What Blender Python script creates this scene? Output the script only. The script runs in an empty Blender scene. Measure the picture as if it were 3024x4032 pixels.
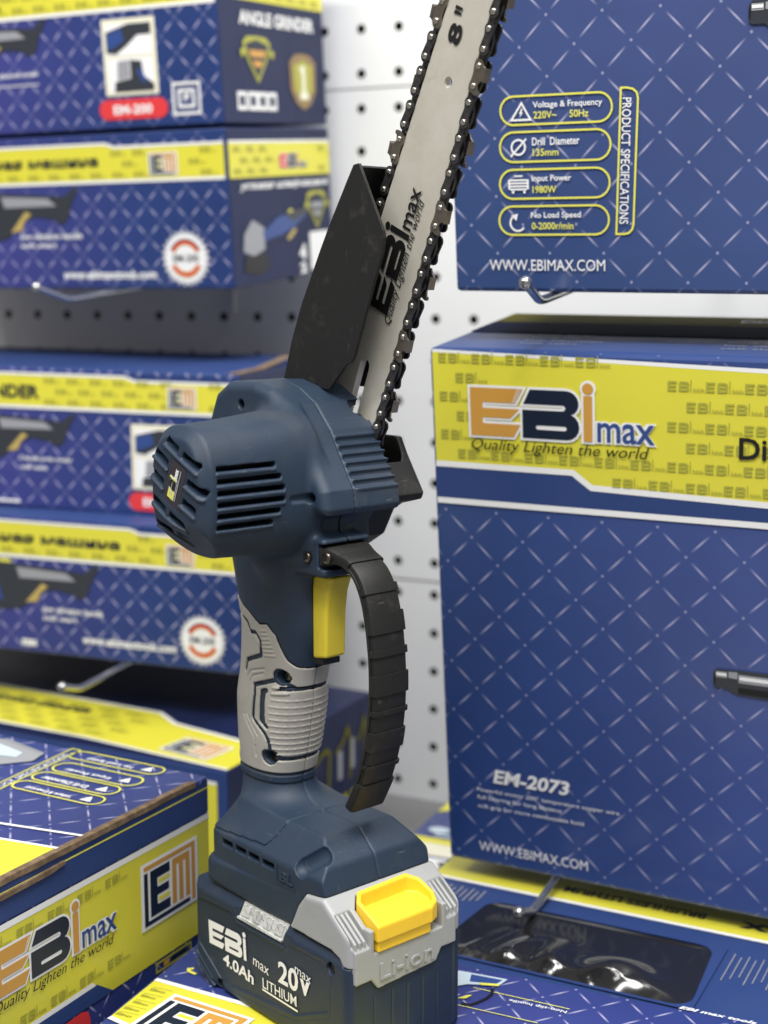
import bpy, bmesh, math, random
import numpy as np
from mathutils import Vector, Matrix
from mathutils.geometry import tessellate_polygon

random.seed(7)
SC = bpy.context.scene
COL = SC.collection

# ------------------------------------------------------------------ camera
cam = bpy.data.cameras.new('camera')
cam.sensor_fit = 'VERTICAL'
cam.sensor_height = 36.0
cam.lens = 50.45
cam.clip_start = 0.02
cam.clip_end = 60
cam.dof.use_dof = True
cam.dof.focus_distance = 0.70
cam.dof.aperture_fstop = 7.4
cam.dof.aperture_blades = 0
cam_ob = bpy.data.objects.new('camera', cam)
COL.objects.link(cam_ob)
CAM_Z = 0.3773
PITCH = math.atan(506 / 3100)
cam_ob.location = (0, 0, CAM_Z)
cam_ob.rotation_euler = (math.pi / 2 - PITCH, 0, 0)
SC.camera = cam_ob

# ------------------------------------------------------------------ light of the shop
world = bpy.data.worlds.new('World')
SC.world = world
world.use_nodes = True
bg = world.node_tree.nodes['Background']
bg.inputs[0].default_value = (1.0, 0.965, 0.93, 1)
bg.inputs[1].default_value = 0.235


def area(name, loc, aim, sx, sy, power, col=(1, 0.98, 0.95)):
    l = bpy.data.lights.new(name, 'AREA')
    l.shape = 'RECTANGLE'
    l.size, l.size_y = sx, sy
    l.energy = power
    l.color = col
    o = bpy.data.objects.new(name, l)
    COL.objects.link(o)
    o.location = loc
    o.rotation_euler = (Vector(aim) - Vector(loc)).to_track_quat('-Z', 'Y').to_euler()
    return o


area('ceiling_tube_light', (0.55, 0.35, 1.95), (0.05, 0.95, 0.2), 2.2, 0.22, 46)
area('ceiling_tube_light', (-0.75, -0.15, 2.05), (-0.15, 0.95, 0.25), 2.2, 0.22, 46)
area('ceiling_tube_light', (0.15, -1.3, 2.2), (0.0, 0.8, 0.3), 2.4, 0.3, 30)

SC.view_settings.view_transform = 'Standard'
SC.view_settings.look = 'None'
SC.view_settings.exposure = 0.0
SC.view_settings.gamma = 1.0
SC.view_settings.use_curve_mapping = False
SC.render.engine = 'CYCLES'
SC.cycles.max_bounces = 8
SC.cycles.use_denoising = True


# ------------------------------------------------------------------ materials
def mat(name, col, rough=0.5, metal=0.0, spec=0.5, bump=None, var=None, coat=0.0, trans=0.0, scratch=None):
    """bump = (scale, strength, distance); var = (scale, colour, amount, lo, hi) a mottling of the surface itself"""
    m = bpy.data.materials.new(name)
    m.use_nodes = True
    nt = m.node_tree
    b = nt.nodes['Principled BSDF']
    b.inputs['Base Color'].default_value = (*col, 1)
    b.inputs['Roughness'].default_value = rough
    b.inputs['Metallic'].default_value = metal
    b.inputs['Specular IOR Level'].default_value = spec
    b.inputs['Coat Weight'].default_value = coat
    b.inputs['Coat Roughness'].default_value = 0.15
    b.inputs['Transmission Weight'].default_value = trans
    tc = nt.nodes.new('ShaderNodeTexCoord')
    if bump:
        n = nt.nodes.new('ShaderNodeTexNoise')
        n.inputs['Scale'].default_value = bump[0]
        n.inputs['Detail'].default_value = 3
        nt.links.new(tc.outputs['Object'], n.inputs['Vector'])
        bp = nt.nodes.new('ShaderNodeBump')
        bp.inputs['Strength'].default_value = bump[1]
        bp.inputs['Distance'].default_value = bump[2]
        nt.links.new(n.outputs['Fac'], bp.inputs['Height'])
        nt.links.new(bp.outputs['Normal'], b.inputs['Normal'])
    if var:
        n = nt.nodes.new('ShaderNodeTexNoise')
        n.inputs['Scale'].default_value = var[0]
        n.inputs['Detail'].default_value = 6
        n.inputs['Roughness'].default_value = 0.65
        nt.links.new(tc.outputs['Object'], n.inputs['Vector'])
        mr = nt.nodes.new('ShaderNodeMapRange')
        mr.inputs['From Min'].default_value = var[3]
        mr.inputs['From Max'].default_value = var[4]
        mr.inputs['To Max'].default_value = var[2]
        nt.links.new(n.outputs['Fac'], mr.inputs['Value'])
        mx = nt.nodes.new('ShaderNodeMix')
        mx.data_type = 'RGBA'
        mx.inputs['A'].default_value = (*col, 1)
        mx.inputs['B'].default_value = (*var[1], 1)
        nt.links.new(mr.outputs['Result'], mx.inputs['Factor'])
        nt.links.new(mx.outputs['Result'], b.inputs['Base Color'])
        ra = nt.nodes.new('ShaderNodeMapRange')
        ra.inputs['To Min'].default_value = rough
        ra.inputs['To Max'].default_value = min(1, rough + 0.2)
        nt.links.new(mr.outputs['Result'], ra.inputs['Value'])
        nt.links.new(ra.outputs['Result'], b.inputs['Roughness'])
        last = mx.outputs['Result']
        for k, (rot, sc) in enumerate((((0.3, 0.5, 0.7), (60, 1500, 60)), ((1.1, 0.2, 2.0), (1400, 70, 90))) if scratch else ()):
            mp = nt.nodes.new('ShaderNodeMapping')
            mp.inputs['Rotation'].default_value = rot
            mp.inputs['Scale'].default_value = sc
            nt.links.new(tc.outputs['Object'], mp.inputs['Vector'])
            n2 = nt.nodes.new('ShaderNodeTexNoise')
            n2.inputs['Scale'].default_value = 1.0
            n2.inputs['Detail'].default_value = 2
            nt.links.new(mp.outputs['Vector'], n2.inputs['Vector'])
            m2 = nt.nodes.new('ShaderNodeMapRange')
            m2.inputs['From Min'].default_value = 0.70
            m2.inputs['From Max'].default_value = 0.76
            m2.inputs['To Max'].default_value = scratch[1]
            nt.links.new(n2.outputs['Fac'], m2.inputs['Value'])
            x2 = nt.nodes.new('ShaderNodeMix')
            x2.data_type = 'RGBA'
            x2.inputs['B'].default_value = (*scratch[0], 1)
            nt.links.new(last, x2.inputs['A'])
            nt.links.new(m2.outputs['Result'], x2.inputs['Factor'])
            last = x2.outputs['Result']
        if scratch:
            nt.links.new(last, b.inputs['Base Color'])
    return m


M = {}
M['navy'] = mat('navy_plastic', (0.0165, 0.0335, 0.063), 0.5, bump=(2200, 0.45, 0.0005), var=(30, (0.062, 0.068, 0.074), 0.5, 0.50, 0.76), scratch=((0.12, 0.13, 0.14), 0.45))
M['pack'] = mat('dark_navy_plastic', (0.0145, 0.028, 0.055), 0.5, bump=(2400, 0.35, 0.0004), var=(45, (0.05, 0.055, 0.065), 0.3, 0.55, 0.75), scratch=((0.08, 0.085, 0.095), 0.4))
M['rubber'] = mat('grey_rubber', (0.43, 0.415, 0.37), 0.55, bump=(3000, 0.15, 0.0003), var=(60, (0.33, 0.31, 0.27), 0.5, 0.5, 0.75))
M['cover_grey'] = mat('grey_plastic', (0.36, 0.37, 0.375), 0.45, bump=(2600, 0.15, 0.0003), var=(50, (0.28, 0.28, 0.27), 0.4, 0.52, 0.75))
M['black'] = mat('black_plastic', (0.0085, 0.0085, 0.0085), 0.55, bump=(2200, 0.3, 0.0004), var=(90, (0.06, 0.058, 0.05), 0.5, 0.58, 0.78), scratch=((0.11, 0.10, 0.09), 0.5))
M['void'] = mat('dark_inside', (0.004, 0.004, 0.004), 0.9)
M['trigger'] = mat('yellow_plastic', (0.84, 0.68, 0.045), 0.42, var=(70, (0.7, 0.52, 0.03), 0.4, 0.5, 0.8))
M['button'] = mat('warm_yellow_plastic', (0.95, 0.62, 0.035), 0.4, var=(80, (0.85, 0.5, 0.03), 0.4, 0.5, 0.8))
M['steel'] = mat('satin_steel', (0.70, 0.675, 0.59), 0.38, metal=0.4, bump=(900, 0.08, 0.0002), var=(30, (0.50, 0.46, 0.38), 0.75, 0.40, 0.72), scratch=((0.42, 0.39, 0.33), 0.5))
M['strap'] = mat('dark_chain_steel', (0.075, 0.075, 0.08), 0.32, metal=0.8, var=(200, (0.16, 0.15, 0.14), 0.6, 0.45, 0.7))
M['rivet'] = mat('bright_rivet_steel', (0.62, 0.59, 0.52), 0.25, metal=0.95)
M['cutter'] = mat('worn_cutter_steel', (0.30, 0.265, 0.225), 0.28, metal=0.9, var=(250, (0.2, 0.17, 0.14), 0.7, 0.45, 0.7))
M['screw'] = mat('dark_screw_steel', (0.16, 0.14, 0.11), 0.3, metal=0.95)
M['wire'] = mat('chromed_wire', (0.62, 0.63, 0.64), 0.22, metal=0.95)
M['lens'] = mat('clear_grey_lens', (0.62, 0.63, 0.61), 0.15, spec=0.7, coat=0.6, bump=(420, 0.5, 0.0008), var=(320, (0.30, 0.31, 0.30), 0.7, 0.48, 0.62))
M['ink_white'] = mat('white_ink', (0.86, 0.87, 0.87), 0.45)
M['ink_black'] = mat('black_ink', (0.008, 0.008, 0.009), 0.45)
M['ink_navy'] = mat('navy_ink', (0.006, 0.014, 0.035), 0.4)
M['ink_blue'] = mat('blue_ink', (0.03, 0.07, 0.25), 0.4)
M['ink_gold'] = mat('gold_ink', (0.60, 0.31, 0.06), 0.4)
M['ink_olive'] = mat('olive_ink', (0.40, 0.395, 0.055), 0.45)
M['shaded_blue'] = mat('shaded_blue_ink', (0.010, 0.017, 0.06), 0.8, spec=0.08)  # blue carton top with the shade put into its colour
M['ink_bronze'] = mat('bronze_ink', (0.26, 0.17, 0.07), 0.4)
M['ink_tan'] = mat('tan_ink', (0.50, 0.38, 0.12), 0.4)
M['ink_dimyellow'] = mat('dim_yellow_ink', (0.16, 0.15, 0.02), 0.75, spec=0.1)  # yellow print with the shade mixed into its colour
M['ink_lilac'] = mat('lilac_ink', (0.62, 0.60, 0.78), 0.4)
M['ink_yellow'] = mat('yellow_ink', (0.78, 0.76, 0.12), 0.4)
M['ink_red'] = mat('red_ink', (0.72, 0.045, 0.05), 0.4)
M['ink_grey'] = mat('grey_ink', (0.32, 0.33, 0.36), 0.4)
M['ink_darkgrey'] = mat('dark_grey_ink', (0.035, 0.04, 0.05), 0.35)
M['ink_cream'] = mat('cream_ink', (0.80, 0.78, 0.62), 0.4)
M['ink_pale'] = mat('pale_blue_ink', (0.55, 0.66, 0.74), 0.4)
M['band'] = mat('printed_yellow', (0.74, 0.69, 0.055), 0.38, coat=0.2, var=(12, (0.67, 0.63, 0.06), 0.5, 0.4, 0.7))
M['plain_blue'] = mat('printed_blue', (0.026, 0.056, 0.19), 0.46, spec=0.35, var=(14, (0.036, 0.066, 0.20), 0.6, 0.4, 0.7))
M['kraft'] = mat('brown_card', (0.13, 0.085, 0.05), 0.9, var=(160, (0.27, 0.19, 0.115), 0.9, 0.42, 0.68))
M['film'] = mat('black_glossy_film', (0.016, 0.016, 0.017), 0.10, spec=0.5, coat=0.35)
M['foam'] = mat('dark_grey_tray', (0.05, 0.05, 0.052), 0.4, bump=(60, 0.35, 0.004))
M['badge'] = mat('badge_dark', (0.035, 0.03, 0.04), 0.35)


def dash_material(name, base, tint, gx, gy, gr, a, b, strength=1.0, coat=0.2, ox=0.0, oz=0.0):
    """printed carton: blue ink with a lattice of pale dashes and dots (UV in metres) and a lighter radial tint (print on the left boxes)"""
    m = bpy.data.materials.new(name)
    m.use_nodes = True
    nt = m.node_tree
    L = nt.links
    bs = nt.nodes['Principled BSDF']
    bs.inputs['Roughness'].default_value = 0.36
    bs.inputs['Coat Weight'].default_value = coat
    bs.inputs['Coat Roughness'].default_value = 0.18
    bs.inputs['Specular IOR Level'].default_value = 0.2 + coat
    uv = nt.nodes.new('ShaderNodeUVMap')
    uv.uv_map = 'face'
    sp = nt.nodes.new('ShaderNodeSeparateXYZ')
    L.new(uv.outputs[0], sp.inputs[0])

    def mth(op, x, y=None, clamp=False):
        n = nt.nodes.new('ShaderNodeMath')
        n.operation = op
        n.use_clamp = clamp
        for i, v in enumerate((x, y)):
            if v is None:
                continue
            if isinstance(v, (int, float)):
                n.inputs[i].default_value = v
            else:
                L.new(v, n.inputs[i])
        return n.outputs[0]

    def ramp(v, lo, hi):
        n = nt.nodes.new('ShaderNodeMapRange')
        n.inputs['From Min'].default_value = lo
        n.inputs['From Max'].default_value = hi
        L.new(v, n.inputs['Value'])
        return n.outputs['Result']
    X = mth('DIVIDE', mth('SUBTRACT', sp.outputs[0], ox), a)
    Y = mth('DIVIDE', mth('SUBTRACT', sp.outputs[1], oz), b)
    s = mth('ADD', X, Y)
    t = mth('SUBTRACT', X, Y)
    ds = mth('ABSOLUTE', mth('SUBTRACT', mth('FRACT', mth('ADD', s, 0.5)), 0.5))
    dt = mth('ABSOLUTE', mth('SUBTRACT', mth('FRACT', mth('ADD', t, 0.5)), 0.5))
    d1 = mth('MULTIPLY', ramp(ds, 0.036, 0.012), ramp(dt, 0.17, 0.44))
    d2 = mth('MULTIPLY', ramp(dt, 0.036, 0.012), ramp(ds, 0.17, 0.44))
    rr = mth('SQRT', mth('ADD', mth('MULTIPLY', ds, ds), mth('MULTIPLY', dt, dt)))
    d3 = mth('MULTIPLY', ramp(rr, 0.045, 0.028), 0.75)
    pat = mth('MAXIMUM', mth('MAXIMUM', d1, d2), d3)
    pat = mth('MULTIPLY', pat, 0.66 * strength)
    # lighter tint fading out from a centre
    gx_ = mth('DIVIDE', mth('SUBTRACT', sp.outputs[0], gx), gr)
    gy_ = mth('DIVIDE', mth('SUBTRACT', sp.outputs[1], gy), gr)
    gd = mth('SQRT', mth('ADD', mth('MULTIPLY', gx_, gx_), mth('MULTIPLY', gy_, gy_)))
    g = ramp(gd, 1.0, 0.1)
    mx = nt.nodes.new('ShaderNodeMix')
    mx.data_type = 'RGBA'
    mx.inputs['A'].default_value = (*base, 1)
    mx.inputs['B'].default_value = (*tint, 1)
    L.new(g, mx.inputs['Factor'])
    tc = nt.nodes.new('ShaderNodeTexCoord')
    nz = nt.nodes.new('ShaderNodeTexNoise')
    nz.inputs['Scale'].default_value = 9
    nz.inputs['Detail'].default_value = 5
    L.new(tc.outputs['Object'], nz.inputs['Vector'])
    mv = nt.nodes.new('ShaderNodeMix')
    mv.data_type = 'RGBA'
    mv.blend_type = 'MULTIPLY'
    mv.inputs['Factor'].default_value = 0.35
    L.new(mx.outputs['Result'], mv.inputs['A'])
    L.new(nz.outputs['Fac'], mv.inputs['B'])
    m2 = nt.nodes.new('ShaderNodeMix')
    m2.data_type = 'RGBA'
    L.new(mv.outputs['Result'], m2.inputs['A'])
    m2.inputs['B'].default_value = (0.62, 0.60, 0.80, 1)
    L.new(pat, m2.inputs['Factor'])
    L.new(m2.outputs['Result'], bs.inputs['Base Color'])
    bp = nt.nodes.new('ShaderNodeBump')
    bp.inputs['Strength'].default_value = 0.16
    bp.inputs['Distance'].default_value = 0.008
    n2 = nt.nodes.new('ShaderNodeTexNoise')
    n2.inputs['Scale'].default_value = 16
    L.new(tc.outputs['Object'], n2.inputs['Vector'])
    L.new(n2.outputs['Fac'], bp.inputs['Height'])
    L.new(bp.outputs['Normal'], bs.inputs['Normal'])
    return m


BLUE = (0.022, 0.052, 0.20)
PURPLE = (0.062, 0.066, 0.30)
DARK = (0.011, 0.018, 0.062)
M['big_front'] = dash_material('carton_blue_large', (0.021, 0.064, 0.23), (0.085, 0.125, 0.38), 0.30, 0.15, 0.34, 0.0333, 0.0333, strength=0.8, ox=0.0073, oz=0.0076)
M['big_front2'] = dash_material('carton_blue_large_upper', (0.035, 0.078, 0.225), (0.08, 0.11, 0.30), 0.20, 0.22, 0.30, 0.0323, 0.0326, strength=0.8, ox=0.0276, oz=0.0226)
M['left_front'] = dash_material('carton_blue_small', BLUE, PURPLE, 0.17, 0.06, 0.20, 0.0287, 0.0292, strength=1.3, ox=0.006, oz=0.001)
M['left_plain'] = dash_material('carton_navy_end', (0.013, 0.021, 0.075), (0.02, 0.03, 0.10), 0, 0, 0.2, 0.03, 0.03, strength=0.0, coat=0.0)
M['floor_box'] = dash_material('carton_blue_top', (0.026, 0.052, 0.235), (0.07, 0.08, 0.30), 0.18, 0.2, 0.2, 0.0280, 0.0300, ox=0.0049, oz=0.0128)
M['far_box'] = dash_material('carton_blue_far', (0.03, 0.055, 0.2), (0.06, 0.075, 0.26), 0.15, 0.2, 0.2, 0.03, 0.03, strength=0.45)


# ------------------------------------------------------------------ small helpers
def tag(o, label=None, cat=None, group=None, kind=None):
    if label: o['label'] = label
    if cat: o['category'] = cat
    if group: o['group'] = group
    if kind: o['kind'] = kind
    return o


def empty(name, loc, rot=None, mode='XYZ'):
    o = bpy.data.objects.new(name, None)
    o.empty_display_size = 0.02
    COL.objects.link(o)
    o.location = loc
    if rot is not None:
        o.rotation_mode = mode
        o.rotation_euler = rot
    return o


def link(name, me, parent=None):
    o = bpy.data.objects.new(name, me)
    COL.objects.link(o)
    if parent is not None:
        o.parent = parent
    return o


def smooth(me, on=True):
    me.polygons.foreach_set('use_smooth', [on] * len(me.polygons))


def bm_obj(name, bm, m, parent=None, sm=False, sharp=None):
    me = bpy.data.meshes.new(name)
    bmesh.ops.recalc_face_normals(bm, faces=bm.faces)
    bm.to_mesh(me)
    bm.free()
    for x in (m if isinstance(m, (list, tuple)) else [m]):
        me.materials.append(x)
    if sm:
        smooth(me)
        if sharp:
            me.set_sharp_from_angle(angle=math.radians(sharp))
    return link(name, me, parent)


def add_box(bm, lo, hi, mi=0):
    x0, y0, z0 = lo
    x1, y1, z1 = hi
    v = [bm.verts.new(p) for p in ((x0, y0, z0), (x1, y0, z0), (x1, y1, z0), (x0, y1, z0), (x0, y0, z1), (x1, y0, z1), (x1, y1, z1), (x0, y1, z1))]
    fs = []
    for q in ((3, 2, 1, 0), (4, 5, 6, 7), (0, 1, 5, 4), (1, 2, 6, 5), (2, 3, 7, 6), (3, 0, 4, 7)):
        f = bm.faces.new([v[i] for i in q])
        f.material_index = mi
        fs.append(f)
    return v, fs


def add_prism(bm, pts, mapper, a, b, mi=0, bevel=0.0, seg=2):
    """polygon pts (2D) carried by mapper(p, depth) -> 3D, between depths a and b"""
    va = [bm.verts.new(mapper(p, a)) for p in pts]
    vb = [bm.verts.new(mapper(p, b)) for p in pts]
    n = len(pts)
    fs = []
    tris = tessellate_polygon([[Vector((p[0], p[1], 0)) for p in pts]])
    for t in tris:
        fs.append(bm.faces.new([va[i] for i in t]))
        fs.append(bm.faces.new([vb[i] for i in reversed(t)]))
    for i in range(n):
        fs.append(bm.faces.new((va[i], va[(i + 1) % n], vb[(i + 1) % n], vb[i])))
    for f in fs:
        f.material_index = mi
    return va, vb, fs


def add_tube(bm, path, r, seg=12, mi=0, cap=True):
    path = [Vector(p) for p in path]
    rings = []
    up = Vector((0.123, 0.37, 0.92)).normalized()
    for i, p in enumerate(path):
        t = (path[min(i + 1, len(path) - 1)] - path[max(i - 1, 0)]).normalized()
        a = t.cross(up)
        if a.length < 1e-4:
            a = t.cross(Vector((1, 0, 0)))
        a.normalize()
        b = t.cross(a)
        rr = r[i] if isinstance(r, (list, tuple)) else r
        rings.append([bm.verts.new(p + (a * math.cos(k * 2 * math.pi / seg) + b * math.sin(k * 2 * math.pi / seg)) * rr) for k in range(seg)])
    for i in range(len(rings) - 1):
        for k in range(seg):
            f = bm.faces.new((rings[i][k], rings[i][(k + 1) % seg], rings[i + 1][(k + 1) % seg], rings[i + 1][k]))
            f.material_index = mi
    if cap:
        for q in (rings[0], rings[-1]):
            f = bm.faces.new(q)
            f.material_index = mi


def add_disc(bm, c, axis, r, h, seg=20, mi=0, dome=0.0):
    """a short cylinder from c along axis (unit), optional domed end"""
    c = Vector(c)
    ax = Vector(axis).normalized()
    a = ax.orthogonal().normalized()
    b = ax.cross(a)
    prof = [(r, 0), (r, h)]
    if dome:
        for k in range(1, 4):
            an = k * math.pi / 8
            prof.append((r * math.cos(an), h + dome * math.sin(an)))
    rings = [[bm.verts.new(c + ax * q[1] + (a * math.cos(k * 2 * math.pi / seg) + b * math.sin(k * 2 * math.pi / seg)) * q[0]) for k in range(seg)] for q in prof]
    for i in range(len(rings) - 1):
        for k in range(seg):
            f = bm.faces.new((rings[i][k], rings[i][(k + 1) % seg], rings[i + 1][(k + 1) % seg], rings[i + 1][k]))
            f.material_index = mi
    for q in (rings[0], rings[-1]):
        f = bm.faces.new(q)
        f.material_index = mi


# ------------------------------------------------------------------ printing: flat ink sheets on a face
class Frame:
    def __init__(s, o, ex, ey, n):
        s.o, s.ex, s.ey, s.n = Vector(o), Vector(ex), Vector(ey), Vector(n)

    def p(s, x, y, h):
        return s.o + s.ex * x + s.ey * y + s.n * h


_TXT = {}


def text_tris(s, bold=0.0, shear=0.0):
    key = (s, bold, shear)
    if key in _TXT:
        return _TXT[key]
    cu = bpy.data.curves.new('lettering', 'FONT')
    cu.body = s
    cu.size = 1
    cu.offset = bold
    cu.shear = shear
    cu.resolution_u = 3
    cu.dimensions = '2D'
    cu.fill_mode = 'BOTH'
    ob = bpy.data.objects.new('lettering', cu)
    COL.objects.link(ob)
    bpy.context.view_layer.update()
    me = bpy.data.meshes.new_from_object(ob.evaluated_get(bpy.context.evaluated_depsgraph_get()))
    vs = [(v.co.x, v.co.y) for v in me.vertices]
    fs = [tuple(p.vertices) for p in me.polygons]
    bpy.data.objects.remove(ob)
    bpy.data.curves.remove(cu)
    bpy.data.meshes.remove(me)
    if vs and bold and (max(p[1] for p in vs) > 2.0 or min(p[1] for p in vs) < -1.0):
        return text_tris(s, 0.0, shear)      # the offset of thin strokes can spike
    _TXT[key] = (vs, fs)
    return vs, fs


class Ink:
    """collects flat shapes in layers on faces; build() links them as one mesh"""
    STEP = 0.00022

    def __init__(s):
        s.v, s.f, s.mi, s.mats, s.calls = [], [], [], [], []

    def _m(s, m):
        if m not in s.mats:
            s.mats.append(m)
        return s.mats.index(m)

    def raw(s, fr, vs, fs, layer, m):
        k = len(s.v)
        i = s._m(m)
        s.calls.append((k, k + len(vs), len(s.f), len(s.f) + len(fs)))
        s.v += [fr.p(x, y, 0.0003 + layer * s.STEP) for x, y in vs]
        for f in fs:
            s.f.append(tuple(k + q for q in f))
            s.mi.append(i)

    def poly(s, fr, pts, layer, m, holes=()):
        loops = [[Vector((*p, 0)) for p in pts]] + [[Vector((*p, 0)) for p in h] for h in holes]
        allp = [p for l in loops for p in l]
        tr = tessellate_polygon(loops)
        out = []
        for t in tr:
            a, b, c = (allp[i] for i in t)
            ar = (b.x - a.x) * (c.y - a.y) - (b.y - a.y) * (c.x - a.x)
            out.append(t if ar > 0 else (t[0], t[2], t[1]))
        s.raw(fr, [(p.x, p.y) for p in allp], out, layer, m)

    def rect(s, fr, x0, y0, x1, y1, layer, m):
        s.raw(fr, [(x0, y0), (x1, y0), (x1, y1), (x0, y1)], [(0, 1, 2, 3)], layer, m)

    def line(s, fr, pts, w, layer, m, closed=False):
        n = len(pts)
        L, R = [], []
        for i in range(n):
            if closed:
                p0, p1, p2 = pts[i - 1], pts[i], pts[(i + 1) % n]
            else:
                p0, p1, p2 = pts[max(i - 1, 0)], pts[i], pts[min(i + 1, n - 1)]
            d1 = Vector((p1[0] - p0[0], p1[1] - p0[1]))
            d2 = Vector((p2[0] - p1[0], p2[1] - p1[1]))
            if d1.length < 1e-9: d1 = d2
            if d2.length < 1e-9: d2 = d1
            d1.normalize(); d2.normalize()
            t = (d1 + d2)
            t = t.normalized() if t.length > 1e-6 else d1
            nn = Vector((-t.y, t.x))
            c = max(0.35, nn.dot(Vector((-d1.y, d1.x))))
            k = w / 2 / c
            L.append((p1[0] + nn.x * k, p1[1] + nn.y * k))
            R.append((p1[0] - nn.x * k, p1[1] - nn.y * k))
        vs = L + R
        fs = []
        for i in range(n if closed else n - 1):
            j = (i + 1) % n
            fs.append((n + i, n + j, j, i))
        s.raw(fr, vs, fs, layer, m)

    def text(s, fr, st, x, y, w, h, layer, m, bold=0.0, shear=0.0, rot=0.0, mirror=False):
        """the drawn letters fill the w x h box whose lower left corner is x, y (rot turns about that corner)"""
        vs, fs = text_tris(st, bold, shear)
        if not vs:
            return
        xs = [p[0] for p in vs]; ys = [p[1] for p in vs]
        x0, x1, y0, y1 = min(xs), max(xs), min(ys), max(ys)
        sx = w / (x1 - x0)
        sy = (h / (y1 - y0)) if h else sx
        c, sn = math.cos(rot), math.sin(rot)
        out = []
        for px, py in vs:
            a, b = (px - x0) * sx, (py - y0) * sy
            if mirror:
                a = w - a
            out.append((x + a * c - b * sn, y + a * sn + b * c))
        if mirror:
            fs = [tuple(reversed(f)) for f in fs]
        s.raw(fr, out, fs, layer, m)

    def build(s, name, parent, gap=None):
        """one mesh; lettering and loose pieces become one mesh for each cluster of shapes closer than gap"""
        if not s.v:
            return None
        if gap is None:
            gap = {'lettering': 0.0006, 'emblems': 0.004, 'tool_picture': 0.006, 'brand_logo': 0.006, 'icons': 0.0012, 'lower_print': 0.01, 'panel_outline': 0.0002, 'top_print': 0.004, 'end_print': 0.02}.get(name, 9)
        n = len(s.calls)
        par = list(range(n))

        def find(i):
            while par[i] != i:
                i = par[i]
            return i
        bb = []
        for c in s.calls:
            P = s.v[c[0]:c[1]]
            bb.append(([min(p[j] for p in P) for j in range(3)], [max(p[j] for p in P) for j in range(3)]))
        if gap < 5:
            for i in range(n):
                for j in range(i):
                    d = max(max(bb[i][0][q] - bb[j][1][q], bb[j][0][q] - bb[i][1][q]) for q in range(3))
                    if d <= gap:
                        par[find(i)] = find(j)
        else:
            par = [0] * n
        first = None
        for r_ in sorted({find(i) for i in range(n)}):
            vs, fs, ms = [], [], []
            for i, c in enumerate(s.calls):
                if find(i) != r_:
                    continue
                off = len(vs) - c[0]
                vs += [tuple(v) for v in s.v[c[0]:c[1]]]
                fs += [tuple(q + off for q in f) for f in s.f[c[2]:c[3]]]
                ms += s.mi[c[2]:c[3]]
            used = sorted(set(ms))
            me = bpy.data.meshes.new(name)
            me.from_pydata(vs, [], fs)
            for u in used:
                me.materials.append(s.mats[u])
            me.polygons.foreach_set('material_index', [used.index(q) for q in ms])
            me.update()
            o = link(name, me, parent)
            first = first or o
        return first


def circle(cx, cy, r, n=24, ry=None):
    ry = ry or r
    return [(cx + r * math.cos(2 * math.pi * k / n), cy + ry * math.sin(2 * math.pi * k / n)) for k in range(n)]


def pill(x0, y0, x1, y1, r=None, n=8):
    r = r or (y1 - y0) / 2
    out = []
    for cx, cy, a in ((x1 - r, y0 + r, -90), (x1 - r, y1 - r, 0), (x0 + r, y1 - r, 90), (x0 + r, y0 + r, 180)):
        for k in range(n + 1):
            an = math.radians(a + 90 * k / n)
            out.append((cx + r * math.cos(an), cy + r * math.sin(an)))
    return out


def offset_poly(pts, d):
    n = len(pts)
    ar = sum(pts[i][0] * pts[(i + 1) % n][1] - pts[(i + 1) % n][0] * pts[i][1] for i in range(n))
    sg = 1 if ar > 0 else -1
    out = []
    for i in range(n):
        p0, p1, p2 = (Vector(pts[i - 1]), Vector(pts[i]), Vector(pts[(i + 1) % n]))
        d1, d2 = (p1 - p0).normalized(), (p2 - p1).normalized()
        n1, n2 = Vector((d1.y, -d1.x)) * sg, Vector((d2.y, -d2.x)) * sg
        b = n1 + n2
        if b.length < 1e-6:
            b = n1
        b.normalize()
        k = d / max(0.4, b.dot(n1))
        out.append((p1.x + b.x * k, p1.y + b.y * k))
    return out


# brand mark of the tool: E, B and i cut from bars (unit = letter height)
LOGO_E = [(0, 0), (0, 1), (1.15, 1), (0.98, 0.70), (0.27, 0.70), (0.27, 0.585), (1.07, 0.585), (0.87, 0.385), (0.27, 0.385), (0.27, 0.265), (1.09, 0.265), (0.93, 0)]


def _arc(cx, cy, r, a0, a1, n=7, rx=None):
    rx = rx or r
    return [(cx + rx * math.cos(math.radians(a0 + (a1 - a0) * k / n)), cy + r * math.sin(math.radians(a0 + (a1 - a0) * k / n))) for k in range(n + 1)]


LOGO_B = [(1.13, 0.0)] + _arc(2.07, 0.27, 0.27, -90, 70, rx=0.26) + _arc(2.05, 0.74, 0.26, -50, 90, rx=0.27) + [(1.30, 1.0), (1.15, 0.70), (2.0, 0.70)] + \
    [(2.04, 0.66), (2.04, 0.625), (2.0, 0.585), (1.13, 0.585)]
LOGO_BH = [(1.46, 0.19)] + _arc(2.02, 0.23, 0.045, -80, 80, 4) + [(1.46, 0.275)] + _arc(1.46, 0.232, 0.043, 110, 250, 4)
LOGO_I = [(2.42, 0.0), (2.60, 0.0), (2.60, 0.92), (2.42, 0.92)]
LOGO_DOT = circle(2.51, 1.06, 0.115, 16)


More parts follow.
